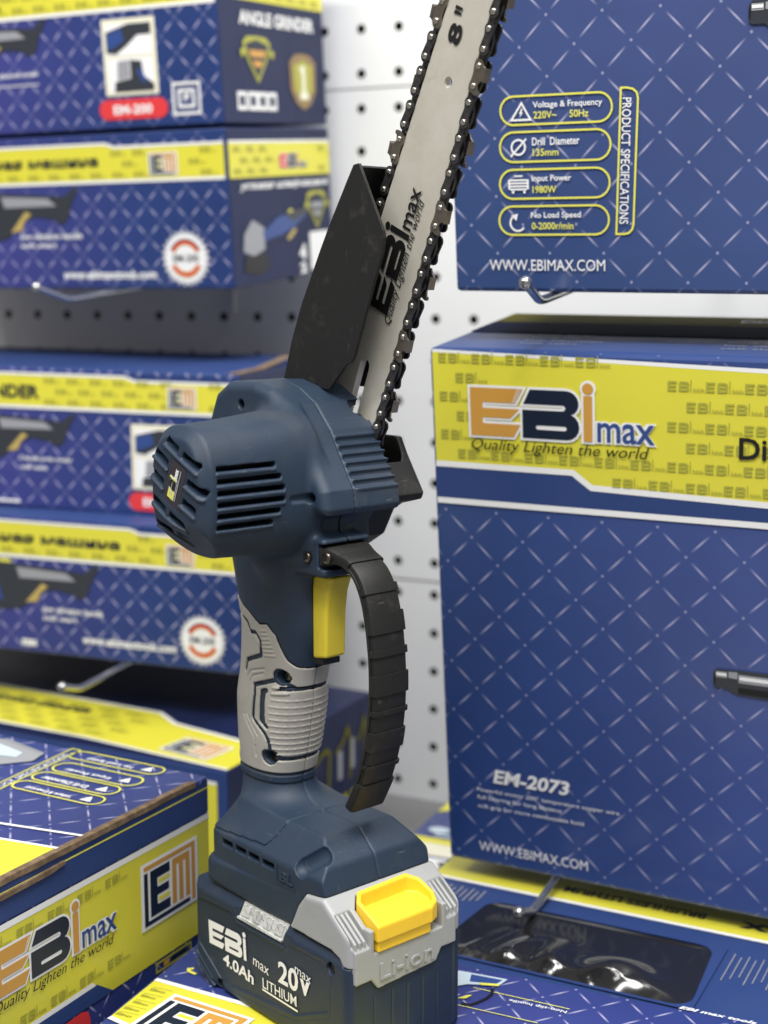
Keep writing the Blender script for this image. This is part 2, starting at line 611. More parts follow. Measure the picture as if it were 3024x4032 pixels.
def logo(ink, fr, x, y, h, layer, me, mb, mi_, mmax=None, outline=None, tagline=None, rot=0.0, stretch=1.0, maxw=1.16, small=False, hole=True, mtag=None):
    c, s = math.cos(rot), math.sin(rot)
    T = lambda pts: [(x + (p[0] * stretch * c - p[1] * s) * h, y + (p[0] * stretch * s + p[1] * c) * h) for p in pts]
    if outline:
        for i, q in enumerate((LOGO_E, LOGO_B, LOGO_I, LOGO_DOT)):
            ink.poly(fr, T(offset_poly(q, 0.05)), layer + 0.18 * i, outline)
    k = layer + (1 if outline else 0)
    ink.poly(fr, T(LOGO_E), k, me)
    ink.poly(fr, T(LOGO_B), k, mb, holes=[T(LOGO_BH)] if hole else ())
    ink.poly(fr, T(LOGO_I), k + 1 if outline else k, mi_)
    ink.poly(fr, T(LOGO_DOT), k + 1 if outline else k, mi_)
    if mmax:
        a, b = T([(2.70, 0.0)])[0]
        if outline:
            ink.text(fr, 'max', a - 0.04 * h, b - 0.04 * h, maxw * h * stretch + 0.08 * h, 0.40 * h + 0.08 * h, layer + 0.75, outline, bold=0.07, rot=rot)
        ink.text(fr, 'max', a, b, maxw * h * stretch, 0.40 * h, k + 1, mmax, bold=0.012, rot=rot)
    if tagline:
        a, b = T([(0.0, -0.36)])[0]
        ink.text(fr, 'Quality Lighten the world', a, b, 3.75 * h * stretch, 0.30 * h, k + 1, mtag or tagline, shear=0.28, bold=0.014, rot=rot)


def em_mark(ink, fr, x, y, w, h, layer, frame, dark, gold, rot=0.0, simple=False):
    """square mark: an E of dark bars beside an M of gold bars inside two corner strokes"""
    c, s = math.cos(rot), math.sin(rot)
    T = lambda pts: [(x + p[0] * w * c - p[1] * h * s, y + p[0] * w * s + p[1] * h * c) for p in pts]
    R = lambda a, b, e, f: [(a, b), (e, b), (e, f), (a, f)]
    ink.poly(fr, T(R(0, 0, 1, 1)), layer, frame)
    k = layer + 1
    ink.poly(fr, T([(0.05, 0.95), (0.05, 0.885), (0.885, 0.885), (0.885, 0.05), (0.95, 0.05), (0.95, 0.95)]), k, gold)
    ink.poly(fr, T([(0.05, 0.05), (0.05, 0.85), (0.115, 0.85), (0.115, 0.115), (0.85, 0.115), (0.85, 0.05)]), k, dark)
    ink.poly(fr, T([(0.155, 0.155), (0.155, 0.845), (0.495, 0.845), (0.495, 0.70), (0.275, 0.70), (0.275, 0.56), (0.475, 0.56), (0.475, 0.44), (0.275, 0.44), (0.275, 0.30), (0.495, 0.30), (0.495, 0.155)]), k, dark)
    for a_, c_ in ((0.605, 0.665), (0.335, 0.395)):
        ink.poly(fr, T(R(0.295, a_, 0.49, c_)), k, M['band'])
    ink.poly(fr, T([(0.535, 0.155), (0.535, 0.845), (0.85, 0.845), (0.85, 0.155), (0.775, 0.155), (0.775, 0.74), (0.73, 0.74), (0.73, 0.155), (0.655, 0.155), (0.655, 0.74), (0.61, 0.74), (0.61, 0.155)]), k, gold)


def tiny_marks(ink, fr, x0, y0, x1, y1, dx, dy, h, layer, m, clip=None, rowshift=0.5, rot=0.0):
    j = 0
    y = y0
    while y + h < y1:
        x = x0 + (rowshift * dx if j % 2 else 0)
        while x + 2.4 * h < x1:
            if clip is None or clip(x, y):
                T = lambda pts: [(x + p[0] * h * 0.95, y + p[1] * h) for p in pts]
                ink.poly(fr, T([(0, 0), (0, 1), (1.0, 1), (0.92, 0.8), (0.25, 0.8), (0.25, 0.6), (0.93, 0.6), (0.85, 0.4), (0.25, 0.4), (0.25, 0.2), (0.95, 0.2), (0.87, 0)]), layer, m)
                ink.poly(fr, T([(1.2, 0), (2.05, 0), (2.26, 0.15), (2.26, 0.38), (2.14, 0.5), (2.26, 0.62), (2.26, 0.85), (2.05, 1), (1.28, 1), (1.2, 0.8)]), layer, m,
                         holes=[T([(1.45, 0.2), (2.0, 0.2), (2.0, 0.4), (1.45, 0.4)]), T([(1.45, 0.6), (2.0, 0.6), (2.0, 0.8), (1.45, 0.8)])])
                ink.poly(fr, T([(2.42, 0), (2.52, 0), (2.52, 1.2), (2.42, 1.2)]), layer, m)
                for a_ in (2.75, 3.15, 3.55):
                    ink.poly(fr, T([(a_, 0), (a_ + 0.10, 0), (a_ + 0.10, 0.38), (a_, 0.38)]), layer, m)
                    ink.poly(fr, T([(a_ + 0.16, 0.26), (a_ + 0.26, 0), (a_ + 0.34, 0), (a_ + 0.24, 0.34)]), layer, m)
            x += dx
        y += dy
        j += 1

# ------------------------------------------------------------------ the setting: shelf and perforated wall
def sheet(name, pts, m, kind='structure'):
    bm = bmesh.new()
    bm.faces.new([bm.verts.new(p) for p in pts])
    return tag(bm_obj(name, bm, m), kind=kind)


WYAW = math.radians(-24)
WE = Vector((math.cos(WYAW), math.sin(WYAW), 0))       # along the wall, to the right
WN = Vector((math.sin(WYAW), -math.cos(WYAW), 0))      # out of the wall, to the front
WA = Vector((-0.0228, 1.4576, 0.0))                    # foot of one column of holes


def wall_pt(s, z, out=0.0):
    return WA + WE * s + WN * out + Vector((0, 0, z))


M['wall'] = mat('white_painted_steel', (0.80, 0.815, 0.82), 0.42, bump=(900, 0.05, 0.0003), var=(6, (0.74, 0.75, 0.75), 0.6, 0.4, 0.7))
M['shelf'] = mat('grey_shelf_steel', (0.22, 0.22, 0.23), 0.5, var=(10, (0.15, 0.15, 0.15), 0.6, 0.4, 0.7))

shelf_m = bmesh.new()
add_box(shelf_m, (-1.6, 0.0, -0.20), (1.6, 2.3, -0.1605))
shelf = bm_obj('shelf', shelf_m, M['shelf'])  # unseen, added below the boxes so light does not leak in
tag(shelf, kind='structure')

# perforated panels: real holes, 40 mm grid, three panels one above the other
PITCH_X = 0.04
ROWS = [[0.6167 + 0.0421 * k for k in (-1, 0, 1, 2, 3, 4, 5, 6, 7, 8)],
        [0.5413 - 0.04086 * k for k in range(12)],
        [0.0589 - 0.0401 * k for k in range(6)]]
SPANS = [(0.5616, 1.05), (0.0736, 0.5598), (-0.16, 0.0708)]
S0, S1 = -26, 18
pegboard = empty('pegboard_wall', wall_pt(0, -0.16))
tag(pegboard, 'white perforated steel wall panel with rows of small black holes behind the boxes', 'wall')
inv = Matrix.Translation(pegboard.location).inverted()
HR = 0.0047
for (zlo, zhi), rows in zip(SPANS, ROWS):
    bm = bmesh.new()
    rows = sorted(r for r in rows if zlo + 0.008 < r < zhi - 0.008)
    zb = [zlo] + [(rows[i] + rows[i + 1]) / 2 for i in range(len(rows) - 1)] + [zhi]
    for ri, rz in enumerate(rows):
        for c in range(S0, S1):
            xc = c * PITCH_X + 0.0005
            x0, x1 = xc - PITCH_X / 2, xc + PITCH_X / 2
            n = 16
            ring = [(xc + HR * math.cos(2 * math.pi * (k + 0.5) / n), rz + HR * math.sin(2 * math.pi * (k + 0.5) / n)) for k in range(n)]
            sq = []
            for k in range(n):
                an = 2 * math.pi * (k + 0.5) / n
                dx, dz = math.cos(an), math.sin(an)
                tx = ((x1 - xc) if dx > 0 else (xc - x0)) / max(abs(dx), 1e-9)
                tz = ((zb[ri + 1] - rz) if dz > 0 else (rz - zb[ri])) / max(abs(dz), 1e-9)
                if tx < tz:
                    sq.append((x1 if dx > 0 else x0, rz + dz * tx))
                else:
                    sq.append((xc + dx * tz, zb[ri + 1] if dz > 0 else zb[ri]))
            rv = [bm.verts.new(inv @ wall_pt(a, b)) for a, b in ring]
            rb = [bm.verts.new(inv @ wall_pt(a, b, -0.0012)) for a, b in ring]
            sv = [bm.verts.new(inv @ wall_pt(a, b)) for a, b in sq]
            for k in range(n):
                j = (k + 1) % n
                bm.faces.new((sv[k], sv[j], rv[j], rv[k]))
                bm.faces.new((rv[k], rv[j], rb[j], rb[k]))
            # corner fills
            for cx_, cz_ in ((x1, zb[ri + 1]), (x0, zb[ri + 1]), (x0, zb[ri]), (x1, zb[ri])):
                near = sorted(range(n), key=lambda k: (sq[k][0] - cx_) ** 2 + (sq[k][1] - cz_) ** 2)[:2]
                a, b = sv[near[0]], sv[near[1]]
                if abs(near[0] - near[1]) in (1, n - 1):
                    try:
                        bm.faces.new((a, bm.verts.new(inv @ wall_pt(cx_, cz_)), b))
                    except ValueError:
                        pass
    # folded lips at the panel joint
    for z, s in ((zlo, 1), (zhi, -1)):
        a, b = S0 * PITCH_X - 0.0195, (S1 - 1) * PITCH_X + 0.0205
        q = [wall_pt(a, z), wall_pt(b, z), wall_pt(b, z - s * 0.0008, -0.008), wall_pt(a, z - s * 0.0008, -0.008)]
        bm.faces.new([bm.verts.new(inv @ p) for p in q])
    bmesh.ops.remove_doubles(bm, verts=bm.verts, dist=0.00005)
    me = bpy.data.meshes.new('panel')
    bm.to_mesh(me)
    bm.free()
    # outward normals
    me.materials.append(M['wall'])
    link('panel', me, pegboard)
bm = bmesh.new()
bm.faces.new([bm.verts.new(inv @ wall_pt(s, z, -0.022)) for s, z in ((-1.1, -0.16), (0.75, -0.16), (0.75, 1.1), (-1.1, 1.1))])
bm_obj('backing', bm, M['void'], pegboard)


# ------------------------------------------------------------------ cartons
class Box:
    def __init__(s, name, label, loc, ypr, dims, mats, group=None, cat='box', bevel=0.0016):
        """mats: front, end, top, rest"""
        s.d = dims
        s.root = empty(name, loc, [math.radians(a) for a in (ypr[1], ypr[2], ypr[0])], 'YXZ')
        tag(s.root, label, cat, group)
        w, d, h = dims
        bm = bmesh.new()
        add_box(bm, (0, 0, 0), (w, d, h))
        bmesh.ops.bevel(bm, geom=list(bm.edges), offset=bevel, segments=2, affect='EDGES', profile=0.5)
        # subdivide big faces slightly so that the card can sag
        uv = bm.loops.layers.uv.new('face')
        bmesh.ops.recalc_face_normals(bm, faces=bm.faces)
        for f in bm.faces:
            n = f.normal
            k = max(range(3), key=lambda i: abs(n[i]))
            if k == 1: f.material_index = 0
            elif k == 0: f.material_index = 1
            else: f.material_index = 2
            for l in f.loops:
                c = l.vert.co
                l[uv].uv = ((c.x, c.z) if k == 1 else (c.y, c.z) if k == 0 else (c.x, c.y))
        s.body = bm_obj('carton', bm, [M[m] for m in mats], s.root)
        s.F = Frame((0, 0, 0), (1, 0, 0), (0, 0, 1), (0, -1, 0))
        s.R = Frame((w, 0, 0), (0, 1, 0), (0, 0, 1), (1, 0, 0))
        s.T = Frame((0, 0, h), (1, 0, 0), (0, 1, 0), (0, 0, 1))


W_, K_, N_, G_, O_, Y_ = M['ink_white'], M['ink_black'], M['ink_navy'], M['ink_gold'], M['ink_olive'], M['ink_yellow']
DEPTH_UP = 'yellow and blue printed tool boxes'


def spec_pills(ink, fr, T, yl):
    pass


# --- large drill box, lower right
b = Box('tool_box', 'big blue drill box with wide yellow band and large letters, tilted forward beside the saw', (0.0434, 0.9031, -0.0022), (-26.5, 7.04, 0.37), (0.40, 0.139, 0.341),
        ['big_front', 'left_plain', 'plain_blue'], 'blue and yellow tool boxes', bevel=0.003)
ink = Ink()
F = b.F
e = 0.0024
ink.poly(F, [(e, 0.3392), (0.399, 0.3262), (0.399, 0.2567), (0.2028, 0.2590), (0.101, 0.2618), (0.0896, 0.2699), (e, 0.2704)], 1, M['band'])
ink.poly(F, [(e, 0.3402), (0.399, 0.3415 - 0.0122), (0.399, 0.3262), (e, 0.3384)], 1.2, W_)
ink.line(F, [(e, 0.2698), (0.0898, 0.2696), (0.1012, 0.2612), (0.2028, 0.2586), (0.399, 0.2545)], 0.0036, 2, W_)
ink.poly(F, [(e, 0.2680), (0.0892, 0.2676), (0.1005, 0.2594), (0.2028, 0.2567), (0.399, 0.2528), (0.399, 0.2480), (e, 0.2480)], 0.6, M['plain_blue'])
ink.rect(F, e, 0.2449, 0.399, 0.2485, 2, W_)
ink.build('yellow_band', b.root)
ink = Ink()
inlogo = lambda x, y: not (0.021 < x < 0.140 and 0.2765 < y < 0.3215) and y < 0.336 - (x * 0.035) and not (x < 0.105 and y < 0.2725)
tiny_marks(ink, F, 0.0065, 0.2625, 0.399, 0.338, 0.0215, 0.01165, 0.0056, 3, O_, clip=inlogo)
ink.build('small_mark_print', b.root)
ink = Ink()
logo(ink, F, 0.0265, 0.2890, 0.0292, 4, G_, N_, G_, mmax=M['ink_blue'], outline=W_, tagline=K_)
ink.line(F, [(0.0535, 0.3098), (0.0572, 0.3181)], 0.0004, 6, W_)
ink.line(F, [(0.0550, 0.3098), (0.0587, 0.3181)], 0.0004, 6, W_)
ink.build('brand_logo', b.root)
ink = Ink()
ink.text(F, 'Diamond Drill', 0.1866, 0.2838, 0.098, 0.0125, 5, K_, bold=0.02)
ink.text(F, 'EM-2073', 0.0335, 0.0603, 0.0515, 0.0098, 3, W_, bold=0.03, shear=0.18)
ink.text(F, 'Powerful motor 200° temperature copper wire', 0.0222, 0.0522, 0.095, 0.0037, 3, W_)
ink.text(F, 'full bearing for long lifetime', 0.0222, 0.0468, 0.0573, 0.0036, 3, W_)
ink.text(F, 'soft grip for more comfortable hold', 0.0225, 0.0406, 0.0715, 0.0036, 3, W_)
ink.text(F, 'WWW.EBIMAX.COM', 0.0223, 0.0103, 0.0741, 0.0068, 3, W_)
ink.build('lettering', b.root)


def chuck_print(ink, fr, x, y, L, r):
    """printed picture of a drill chuck, pointing left"""
    P = lambda pts: [(x + p[0] * L, y + p[1] * r) for p in pts]
    ink.poly(fr, P([(0.0, -0.5), (0.06, -0.72), (0.28, -0.72), (0.34, -0.9), (0.5, -1.15), (3.4, -1.5), (3.4, 1.0), (0.5, 0.95), (0.3, 0.9), (0.06, 0.9), (0.0, 0.6)]), 3, M['ink_darkgrey'])
    ink.poly(fr, P([(0.05, 0.2), (0.27, 0.2), (0.27, 0.7), (0.05, 0.7)]), 4, M['ink_grey'])
    ink.poly(fr, P([(0.30, 0.25), (0.48, 0.2), (0.48, 0.8), (0.30, 0.75)]), 4, M['ink_grey'])
    ink.poly(fr, P([(0.50, -0.1), (3.3, -0.2), (3.3, 0.55), (0.50, 0.62)]), 4, M['ink_grey'])
    ink.poly(fr, P([(0.52, 0.15), (3.3, 0.1), (3.3, 0.42), (0.52, 0.45)]), 5, W_)
    ink.poly(fr, P([(0.06, 0.36), (0.26, 0.36), (0.26, 0.6), (0.06, 0.6)]), 5, W_)
    ink.poly(fr, P([(0.50, -1.0), (3.3, -1.3), (3.3, -0.6), (0.50, -0.5)]), 4, K_)
    ink.poly(fr, P(circle(0.022, 0.05, 0.02, 12, 0.45)), 4, K_)


ink = Ink()
chuck_print(ink, F, 0.1742, 0.1520, 0.029, 0.0072)
ink.build('drill_picture', b.root)
ink = Ink()
T = b.T
ink.rect(T, e, 0.100, 0.397, 0.1365, 1, M['ink_dimyellow'])  # yellow strip painted dark for the shade of the upper box
ink.rect(T, e, 0.058, 0.397, 0.0995, 1, M['shaded_blue'])  # shade of the upper box painted onto the blue top
ink.text(T, 'DIAMOND DRILL', 0.16, 0.112, 0.10, 0.012, 2, N_, bold=0.02)
for k, (x0, n) in enumerate(((0.05, 4), (0.17, 3), (0.28, 4))):
    for q in range(n):
        ink.text(T, ('soft start', 'low vibration', 'long life', 'safe grip')[q], x0, 0.020 + 0.010 * q, (0.036, 0.048, 0.032, 0.036)[q], 0.004, 1, M['ink_grey'])
ink.build('top_print', b.root)

# --- large drill box, upper right
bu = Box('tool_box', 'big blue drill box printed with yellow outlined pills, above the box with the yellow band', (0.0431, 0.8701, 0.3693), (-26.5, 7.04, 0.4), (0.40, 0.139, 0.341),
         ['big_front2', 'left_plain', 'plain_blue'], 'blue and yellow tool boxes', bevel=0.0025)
F = bu.F
ink = Ink()
for i, (y0, y1, x0, x1, big, small, bw, sw) in enumerate((
        (0.0948, 0.1104, 0.0318, 0.0977, 'Voltage & Frequency', '220V~     50Hz', 0.0407, 0.0325),
        (0.0743, 0.0908, 0.0310, 0.0968, 'Drill  Diameter', '135mm', 0.0282, 0.0154),
        (0.0537, 0.0700, 0.0304, 0.0962, 'Input Power', '1980W', 0.0236, 0.0144),
        (0.0332, 0.0494, 0.0295, 0.0956, 'No Load Speed', '0-2000r/min', 0.0300, 0.0252))):
    ink.line(F, pill(x0, y0, x1, y1), 0.0011, 2, Y_, closed=True)
ink.line(F, [(0.1028, 0.1121), (0.1060, 0.1121), (0.1095, 0.1113), (0.1116, 0.1095), (0.1124, 0.1065), (0.1098, 0.0385), (0.1090, 0.0358), (0.1070, 0.0338), (0.1045, 0.0333), (0.0999, 0.0333)], 0.0011, 2, Y_, closed=True)
ink.build('panel_outline', bu.root)
ink = Ink()
for i, (y0, y1, x0, x1, big, small, bw, sw) in enumerate((
        (0.0948, 0.1104, 0.0318, 0.0977, 'Voltage & Frequency', '220V~     50Hz', 0.0407, 0.0325),
        (0.0743, 0.0908, 0.0310, 0.0968, 'Drill  Diameter', '135mm', 0.0282, 0.0154),
        (0.0537, 0.0700, 0.0304, 0.0962, 'Input Power', '1980W', 0.0236, 0.0144),
        (0.0332, 0.0494, 0.0295, 0.0956, 'No Load Speed', '0-2000r/min', 0.0300, 0.0252))):
    ink.text(F, big, x0 + 0.0197, y1 - 0.0077, bw, 0.0044, 3, W_, bold=0.015)
    ink.text(F, small, x0 + 0.0200, y0 + 0.0030, sw, 0.0040, 3, Y_, bold=0.015)
ink.text(F, 'PRODUCT SPECIFICATIONS', 0.10365, 0.1069, 0.0680, 0.0052, 3, W_, bold=0.008, rot=-math.pi / 2 - 0.03)
ink.text(F, 'WWW.EBIMAX.COM', 0.0227, 0.0126, 0.0706, 0.0064, 3, W_)
ink.build('lettering', bu.root)
ink = Ink()
# warning triangle, diameter sign, motor, turning arrow
ink.line(F, [(0.0385, 0.0974), (0.0447, 0.1066), (0.0500, 0.0974)], 0.0011, 3, W_, closed=True)
ink.poly(F, [(0.0446, 0.1035), (0.0432, 0.1008), (0.0442, 0.1008), (0.0434, 0.0985), (0.0456, 0.1014), (0.0446, 0.1014), (0.0455, 0.1035)], 3, W_)
ink.line(F, circle(0.0423, 0.0824, 0.0041, 24), 0.0011, 3, W_, closed=True)
ink.line(F, [(0.0376, 0.0773), (0.0472, 0.0870)], 0.0010, 3.3, W_)
for k in range(4):
    ink.rect(F, 0.0368, 0.0585 + 0.0017 * k, 0.0470, 0.0595 + 0.0017 * k, 3, W_)
for a in (0.0356, 0.0470):
    ink.rect(F, a, 0.0590, a + 0.0012, 0.0645, 3, W_)
ink.rect(F, 0.0395, 0.0660, 0.0445, 0.0668, 3, W_)
for a in (0.0378, 0.0448):
    ink.rect(F, a, 0.0567, a + 0.0014, 0.0582, 3, W_)
ink.line(F, [(0.0410 + 0.0046 * math.cos(math.radians(q)), 0.0400 + 0.0046 * math.sin(math.radians(q))) for q in range(125, 345, 20)], 0.0011, 3, W_)
ink.poly(F, [(0.0368, 0.0442), (0.0412, 0.0452), (0.0402, 0.0412)], 3, W_)
ink.build('icons', bu.root)
ink = Ink()
chuck_print(ink, F, 0.1715, 0.1455, 0.029, 0.0072)
ink.build('drill_picture', bu.root)


# --- the grinder boxes on the left
def grinder_print(ink, fr, x, y, s):
    """printed picture: the rear half of an angle grinder, body reaching left off the visible part; x, y its tail"""
    P = lambda pts: [(x + p[0] * s, y + p[1] * s) for p in pts]
    ink.poly(fr, P([(-3.2, 0.02), (-2.2, 0.05), (-1.6, 0.06), (-0.8, 0.02), (-0.2, -0.02), (0.0, 0.12), (0.06, 0.10), (-0.1, -0.16), (-0.16, -0.34), (-0.30, -0.42), (-0.42, -0.34), (-0.75, -0.30), (-0.95, -0.36), (-1.3, -0.62), (-1.7, -0.66), (-2.6, -0.5), (-3.2, -0.45)]), 2, M['ink_darkgrey'])
    ink.poly(fr, P([(-3.2, -0.05), (-1.75, -0.02), (-1.6, -0.52), (-2.4, -0.42), (-3.2, -0.38)]), 3, M['ink_blue'])
    ink.poly(fr, P([(-1.35, 0.0), (-0.5, -0.04), (-0.35, -0.15), (-1.3, -0.16)]), 3, M['ink_grey'])
    ink.poly(fr, P([(-1.22, -0.52), (-0.92, -0.22), (-0.82, -0.26), (-0.95, -0.36), (-1.02, -0.5)]), 3, M['ink_tan'])
    ink.poly(fr, P([(-1.66, 0.06), (-1.62, 0.12), (-1.45, 0.11), (-1.43, 0.06)]), 3, Y_)
    ink.poly(fr, P([(-3.2, -0.38), (-2.6, -0.40), (-2.5, -0.75), (-2.9, -0.95), (-3.2, -0.9)]), 3, M['ink_grey'])


def band_left(ink, F, y0, y1, yb, xs, w=0.45):
    """yellow strip with the step in its upper edge at xs"""
    ink.poly(F, [(e, yb), (w - e, yb), (w - e, y0), (xs + 0.010, y0), (xs, y1), (e, y1)], 1, M['band'])
    ink.line(F, [(e, y1), (xs, y1), (xs + 0.010, y0), (w - e, y0)], 0.0022, 2, W_)
    ink.line(F, [(e, yb), (w - e, yb)], 0.0026, 2, W_)


def gear_badge(ink, F, x, y, r, txt):
    pts = []
    for k in range(26):
        a = 2 * math.pi * k / 26
        a2 = 2 * math.pi * (k + 0.5) / 26
        pts += [(x + 1.06 * r * math.cos(a), y + 1.06 * r * math.sin(a)), (x + r * 0.84 * math.cos(a2), y + r * 0.84 * math.sin(a2))]
    ink.poly(F, pts, 2, W_)
    for a0, a1 in ((25, 155), (205, 335)):
        A = [(x + 0.60 * r * math.cos(math.radians(q)), y + 0.60 * r * math.sin(math.radians(q))) for q in range(a0, a1 + 1, 10)]
        ink.line(F, A, r * 0.10, 3, M['ink_red'])
        A = [(x + 0.68 * r * math.cos(math.radians(q)), y + 0.68 * r * math.sin(math.radians(q))) for q in range(a0, a1 + 1, 10)]
        ink.line(F, A, r * 0.06, 3.4, K_ if a0 < 90 else G_)
        A = [(x + 0.52 * r * math.cos(math.radians(q)), y + 0.52 * r * math.sin(math.radians(q))) for q in range(a0, a1 + 1, 10)]
        ink.line(F, A, r * 0.06, 3.4, G_)
    ink.text(F, txt, x - 0.55 * r, y - 0.14 * r, 1.1 * r, 0.28 * r, 3, M['ink_darkgrey'], bold=0.02)


def inset_picture(ink, F, x0, y0, x1, y1):
    ym = (y0 + y1) / 2
    ink.rect(F, x0, y0, x1, y1, 2, M['ink_cream'])
    for a, c in ((ym + 0.0012, y1 - 0.004), (y0 + 0.003, ym - 0.0012)):
        ink.rect(F, x0 + 0.004, a, x1 - 0.004, c, 3, W_)
    X = lambda t: x0 + 0.0041 + (x1 - x0 - 0.0082) * t
    a, c = ym + 0.0012, y1 - 0.004
    Yt = lambda t: a + (c - a) * t
    ink.poly(F, [(X(0), Yt(0.75)), (X(0.5), Yt(0.98)), (X(1), Yt(0.98)), (X(1), Yt(0.62)), (X(0.7), Yt(0.62)), (X(0.45), Yt(0.3)), (X(0.2), Yt(0.05)), (X(0), Yt(0.1))], 4, M['ink_darkgrey'])
    ink.poly(F, [(X(0), Yt(0.68)), (X(0.35), Yt(0.85)), (X(0.4), Yt(0.45)), (X(0.1), Yt(0.2)), (X(0), Yt(0.25))], 5, M['ink_blue'])
    a, c = y0 + 0.003, ym - 0.0012
    ink.poly(F, [(X(0.12), Yt(0)), (X(0.14), Yt(0.3)), (X(0.5), Yt(0.4)), (X(0.5), Yt(0.95)), (X(0.75), Yt(0.9)), (X(0.78), Yt(0.45)), (X(1), Yt(0.2)), (X(1), Yt(0))], 4, M['ink_darkgrey'])
    ink.poly(F, [(X(0.2), Yt(0.36)), (X(0.48), Yt(0.44)), (X(0.48), Yt(0.95)), (X(0.22), Yt(0.92))], 5, M['ink_grey'])
    ink.poly(F, [(X(0.72), Yt(0.7)), (X(0.85), Yt(0.3)), (X(0.78), Yt(0.2)), (X(0.62), Yt(0.6))], 5, M['ink_blue'])


def shield(ink, fr, x, y, w, h, m1, m2, m3):
    P = lambda pts: [(x + p[0] * w, y + p[1] * h) for p in pts]
    ink.poly(fr, P([(-0.5, 0.35), (-0.35, 0.48), (0, 0.5), (0.35, 0.48), (0.5, 0.35), (0.36, 0.0), (0, -0.5), (-0.36, 0.0)]), 2, m1)
    ink.poly(fr, P([(-0.40, 0.32), (0, 0.42), (0.40, 0.32), (0.28, 0.0), (0, -0.38), (-0.28, 0.0)]), 3, m2)
    ink.poly(fr, P([(-0.30, 0.2), (0.30, 0.2), (0.24, 0.05), (-0.24, 0.05)]), 4, m3)
    ink.poly(fr, P([(-0.20, -0.02), (0.20, -0.02), (0.1, -0.16), (-0.1, -0.16)]), 4, m3)
    ink.poly(fr, P([(-0.62, 0.18), (-0.48, 0.24), (-0.42, 0.12), (-0.56, 0.02)]), 4.5, m1)
    ink.poly(fr, P([(0.62, 0.18), (0.48, 0.24), (0.42, 0.12), (0.56, 0.02)]), 4.5, m1)


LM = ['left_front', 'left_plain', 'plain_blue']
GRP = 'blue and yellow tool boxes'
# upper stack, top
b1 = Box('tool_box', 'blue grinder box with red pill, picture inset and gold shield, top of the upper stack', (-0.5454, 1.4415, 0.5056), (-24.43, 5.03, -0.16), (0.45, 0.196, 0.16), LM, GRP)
F, R = b1.F, b1.R
ink = Ink()
ink.rect(F, e, 0.100, 0.4488, 0.136, 1, M['band'])
ink.rect(F, e, 0.0975, 0.4488, 0.1005, 2, W_)
ink.rect(R, e, 0.1030, 0.1948, 0.136, 1, M['band'])
tiny_marks(ink, F, 0.01, 0.103, 0.445, 0.135, 0.023, 0.011, 0.005, 3, O_)
tiny_marks(ink, R, 0.01, 0.106, 0.19, 0.135, 0.023, 0.011, 0.005, 3, O_)
ink.build('yellow_band', b1.root)
ink = Ink()
inset_picture(ink, F, 0.3335, 0.0278, 0.3880, 0.0912)
grinder_print(ink, F, 0.2720, 0.0905, 0.058)
ink.build('tool_picture', b1.root)
ink = Ink()
ink.poly(F, pill(0.3250, 0.0077, 0.3958, 0.0245), 2, M['ink_red'])
ink.text(F, 'EM-200', 0.3400, 0.0118, 0.0400, 0.0080, 3, W_, bold=0.03)
ink.text(F, 'GRINDER', 0.10, 0.108, 0.128, 0.017, 3, N_, bold=0.03)
ink.text(F, '2 handle angle grinder', 0.205, 0.0480, 0.058, 0.0052, 2, W_, shear=0.3, bold=0.02)
ink.rect(F, 0.215, 0.0415, 0.2620, 0.0424, 2, W_)
ink.text(R, 'ANGLE GRINDER', 0.0345, 0.0826, 0.1400, 0.0118, 2, W_, bold=0.035)
for k, x in enumerate((0.026, 0.045, 0.062, 0.080)):
    ink.line(R, [(x, 0.0130), (x + 0.013, 0.0130), (x + 0.013, 0.0250), (x, 0.0250)], 0.0036, 2, W_, closed=True)
ink.build('lettering', b1.root)
ink = Ink()
for q, w_ in ((0.0, 0.0022), (0.0058, 0.0024)):
    ink.line(F, [(0.4020 + q, 0.0098 + q), (0.4280 - q, 0.0098 + q), (0.4280 - q, 0.0345 - q), (0.4020 + q, 0.0345 - q)], w_, 2, W_, closed=True)
ink.rect(F, 0.4125, 0.020, 0.4150, 0.026, 2.5, W_)
ink.rect(F, 0.4150, 0.0235, 0.4185, 0.026, 2.5, W_)
shield(ink, R, 0.0630, 0.0540, 0.050, 0.040, M['ink_olive'], N_, M['ink_gold'])
ink.poly(R, [(0.1225, 0.055), (0.133, 0.0615), (0.1485, 0.0630), (0.164, 0.0615), (0.1745, 0.055), (0.1735, 0.030), (0.163, 0.018), (0.1485, 0.0125), (0.134, 0.018), (0.1235, 0.030)], 2, M['ink_bronze'])
ink.poly(R, [(0.130, 0.052), (0.1485, 0.057), (0.167, 0.052), (0.166, 0.030), (0.1485, 0.019), (0.131, 0.030)], 3, M['ink_olive'])
ink.poly(R, [(0.140, 0.050), (0.152, 0.053), (0.152, 0.030), (0.158, 0.026), (0.158, 0.022), (0.140, 0.022), (0.140, 0.026), (0.145, 0.030), (0.145, 0.045)], 4, M['ink_cream'])
ink.build('emblems', b1.root)

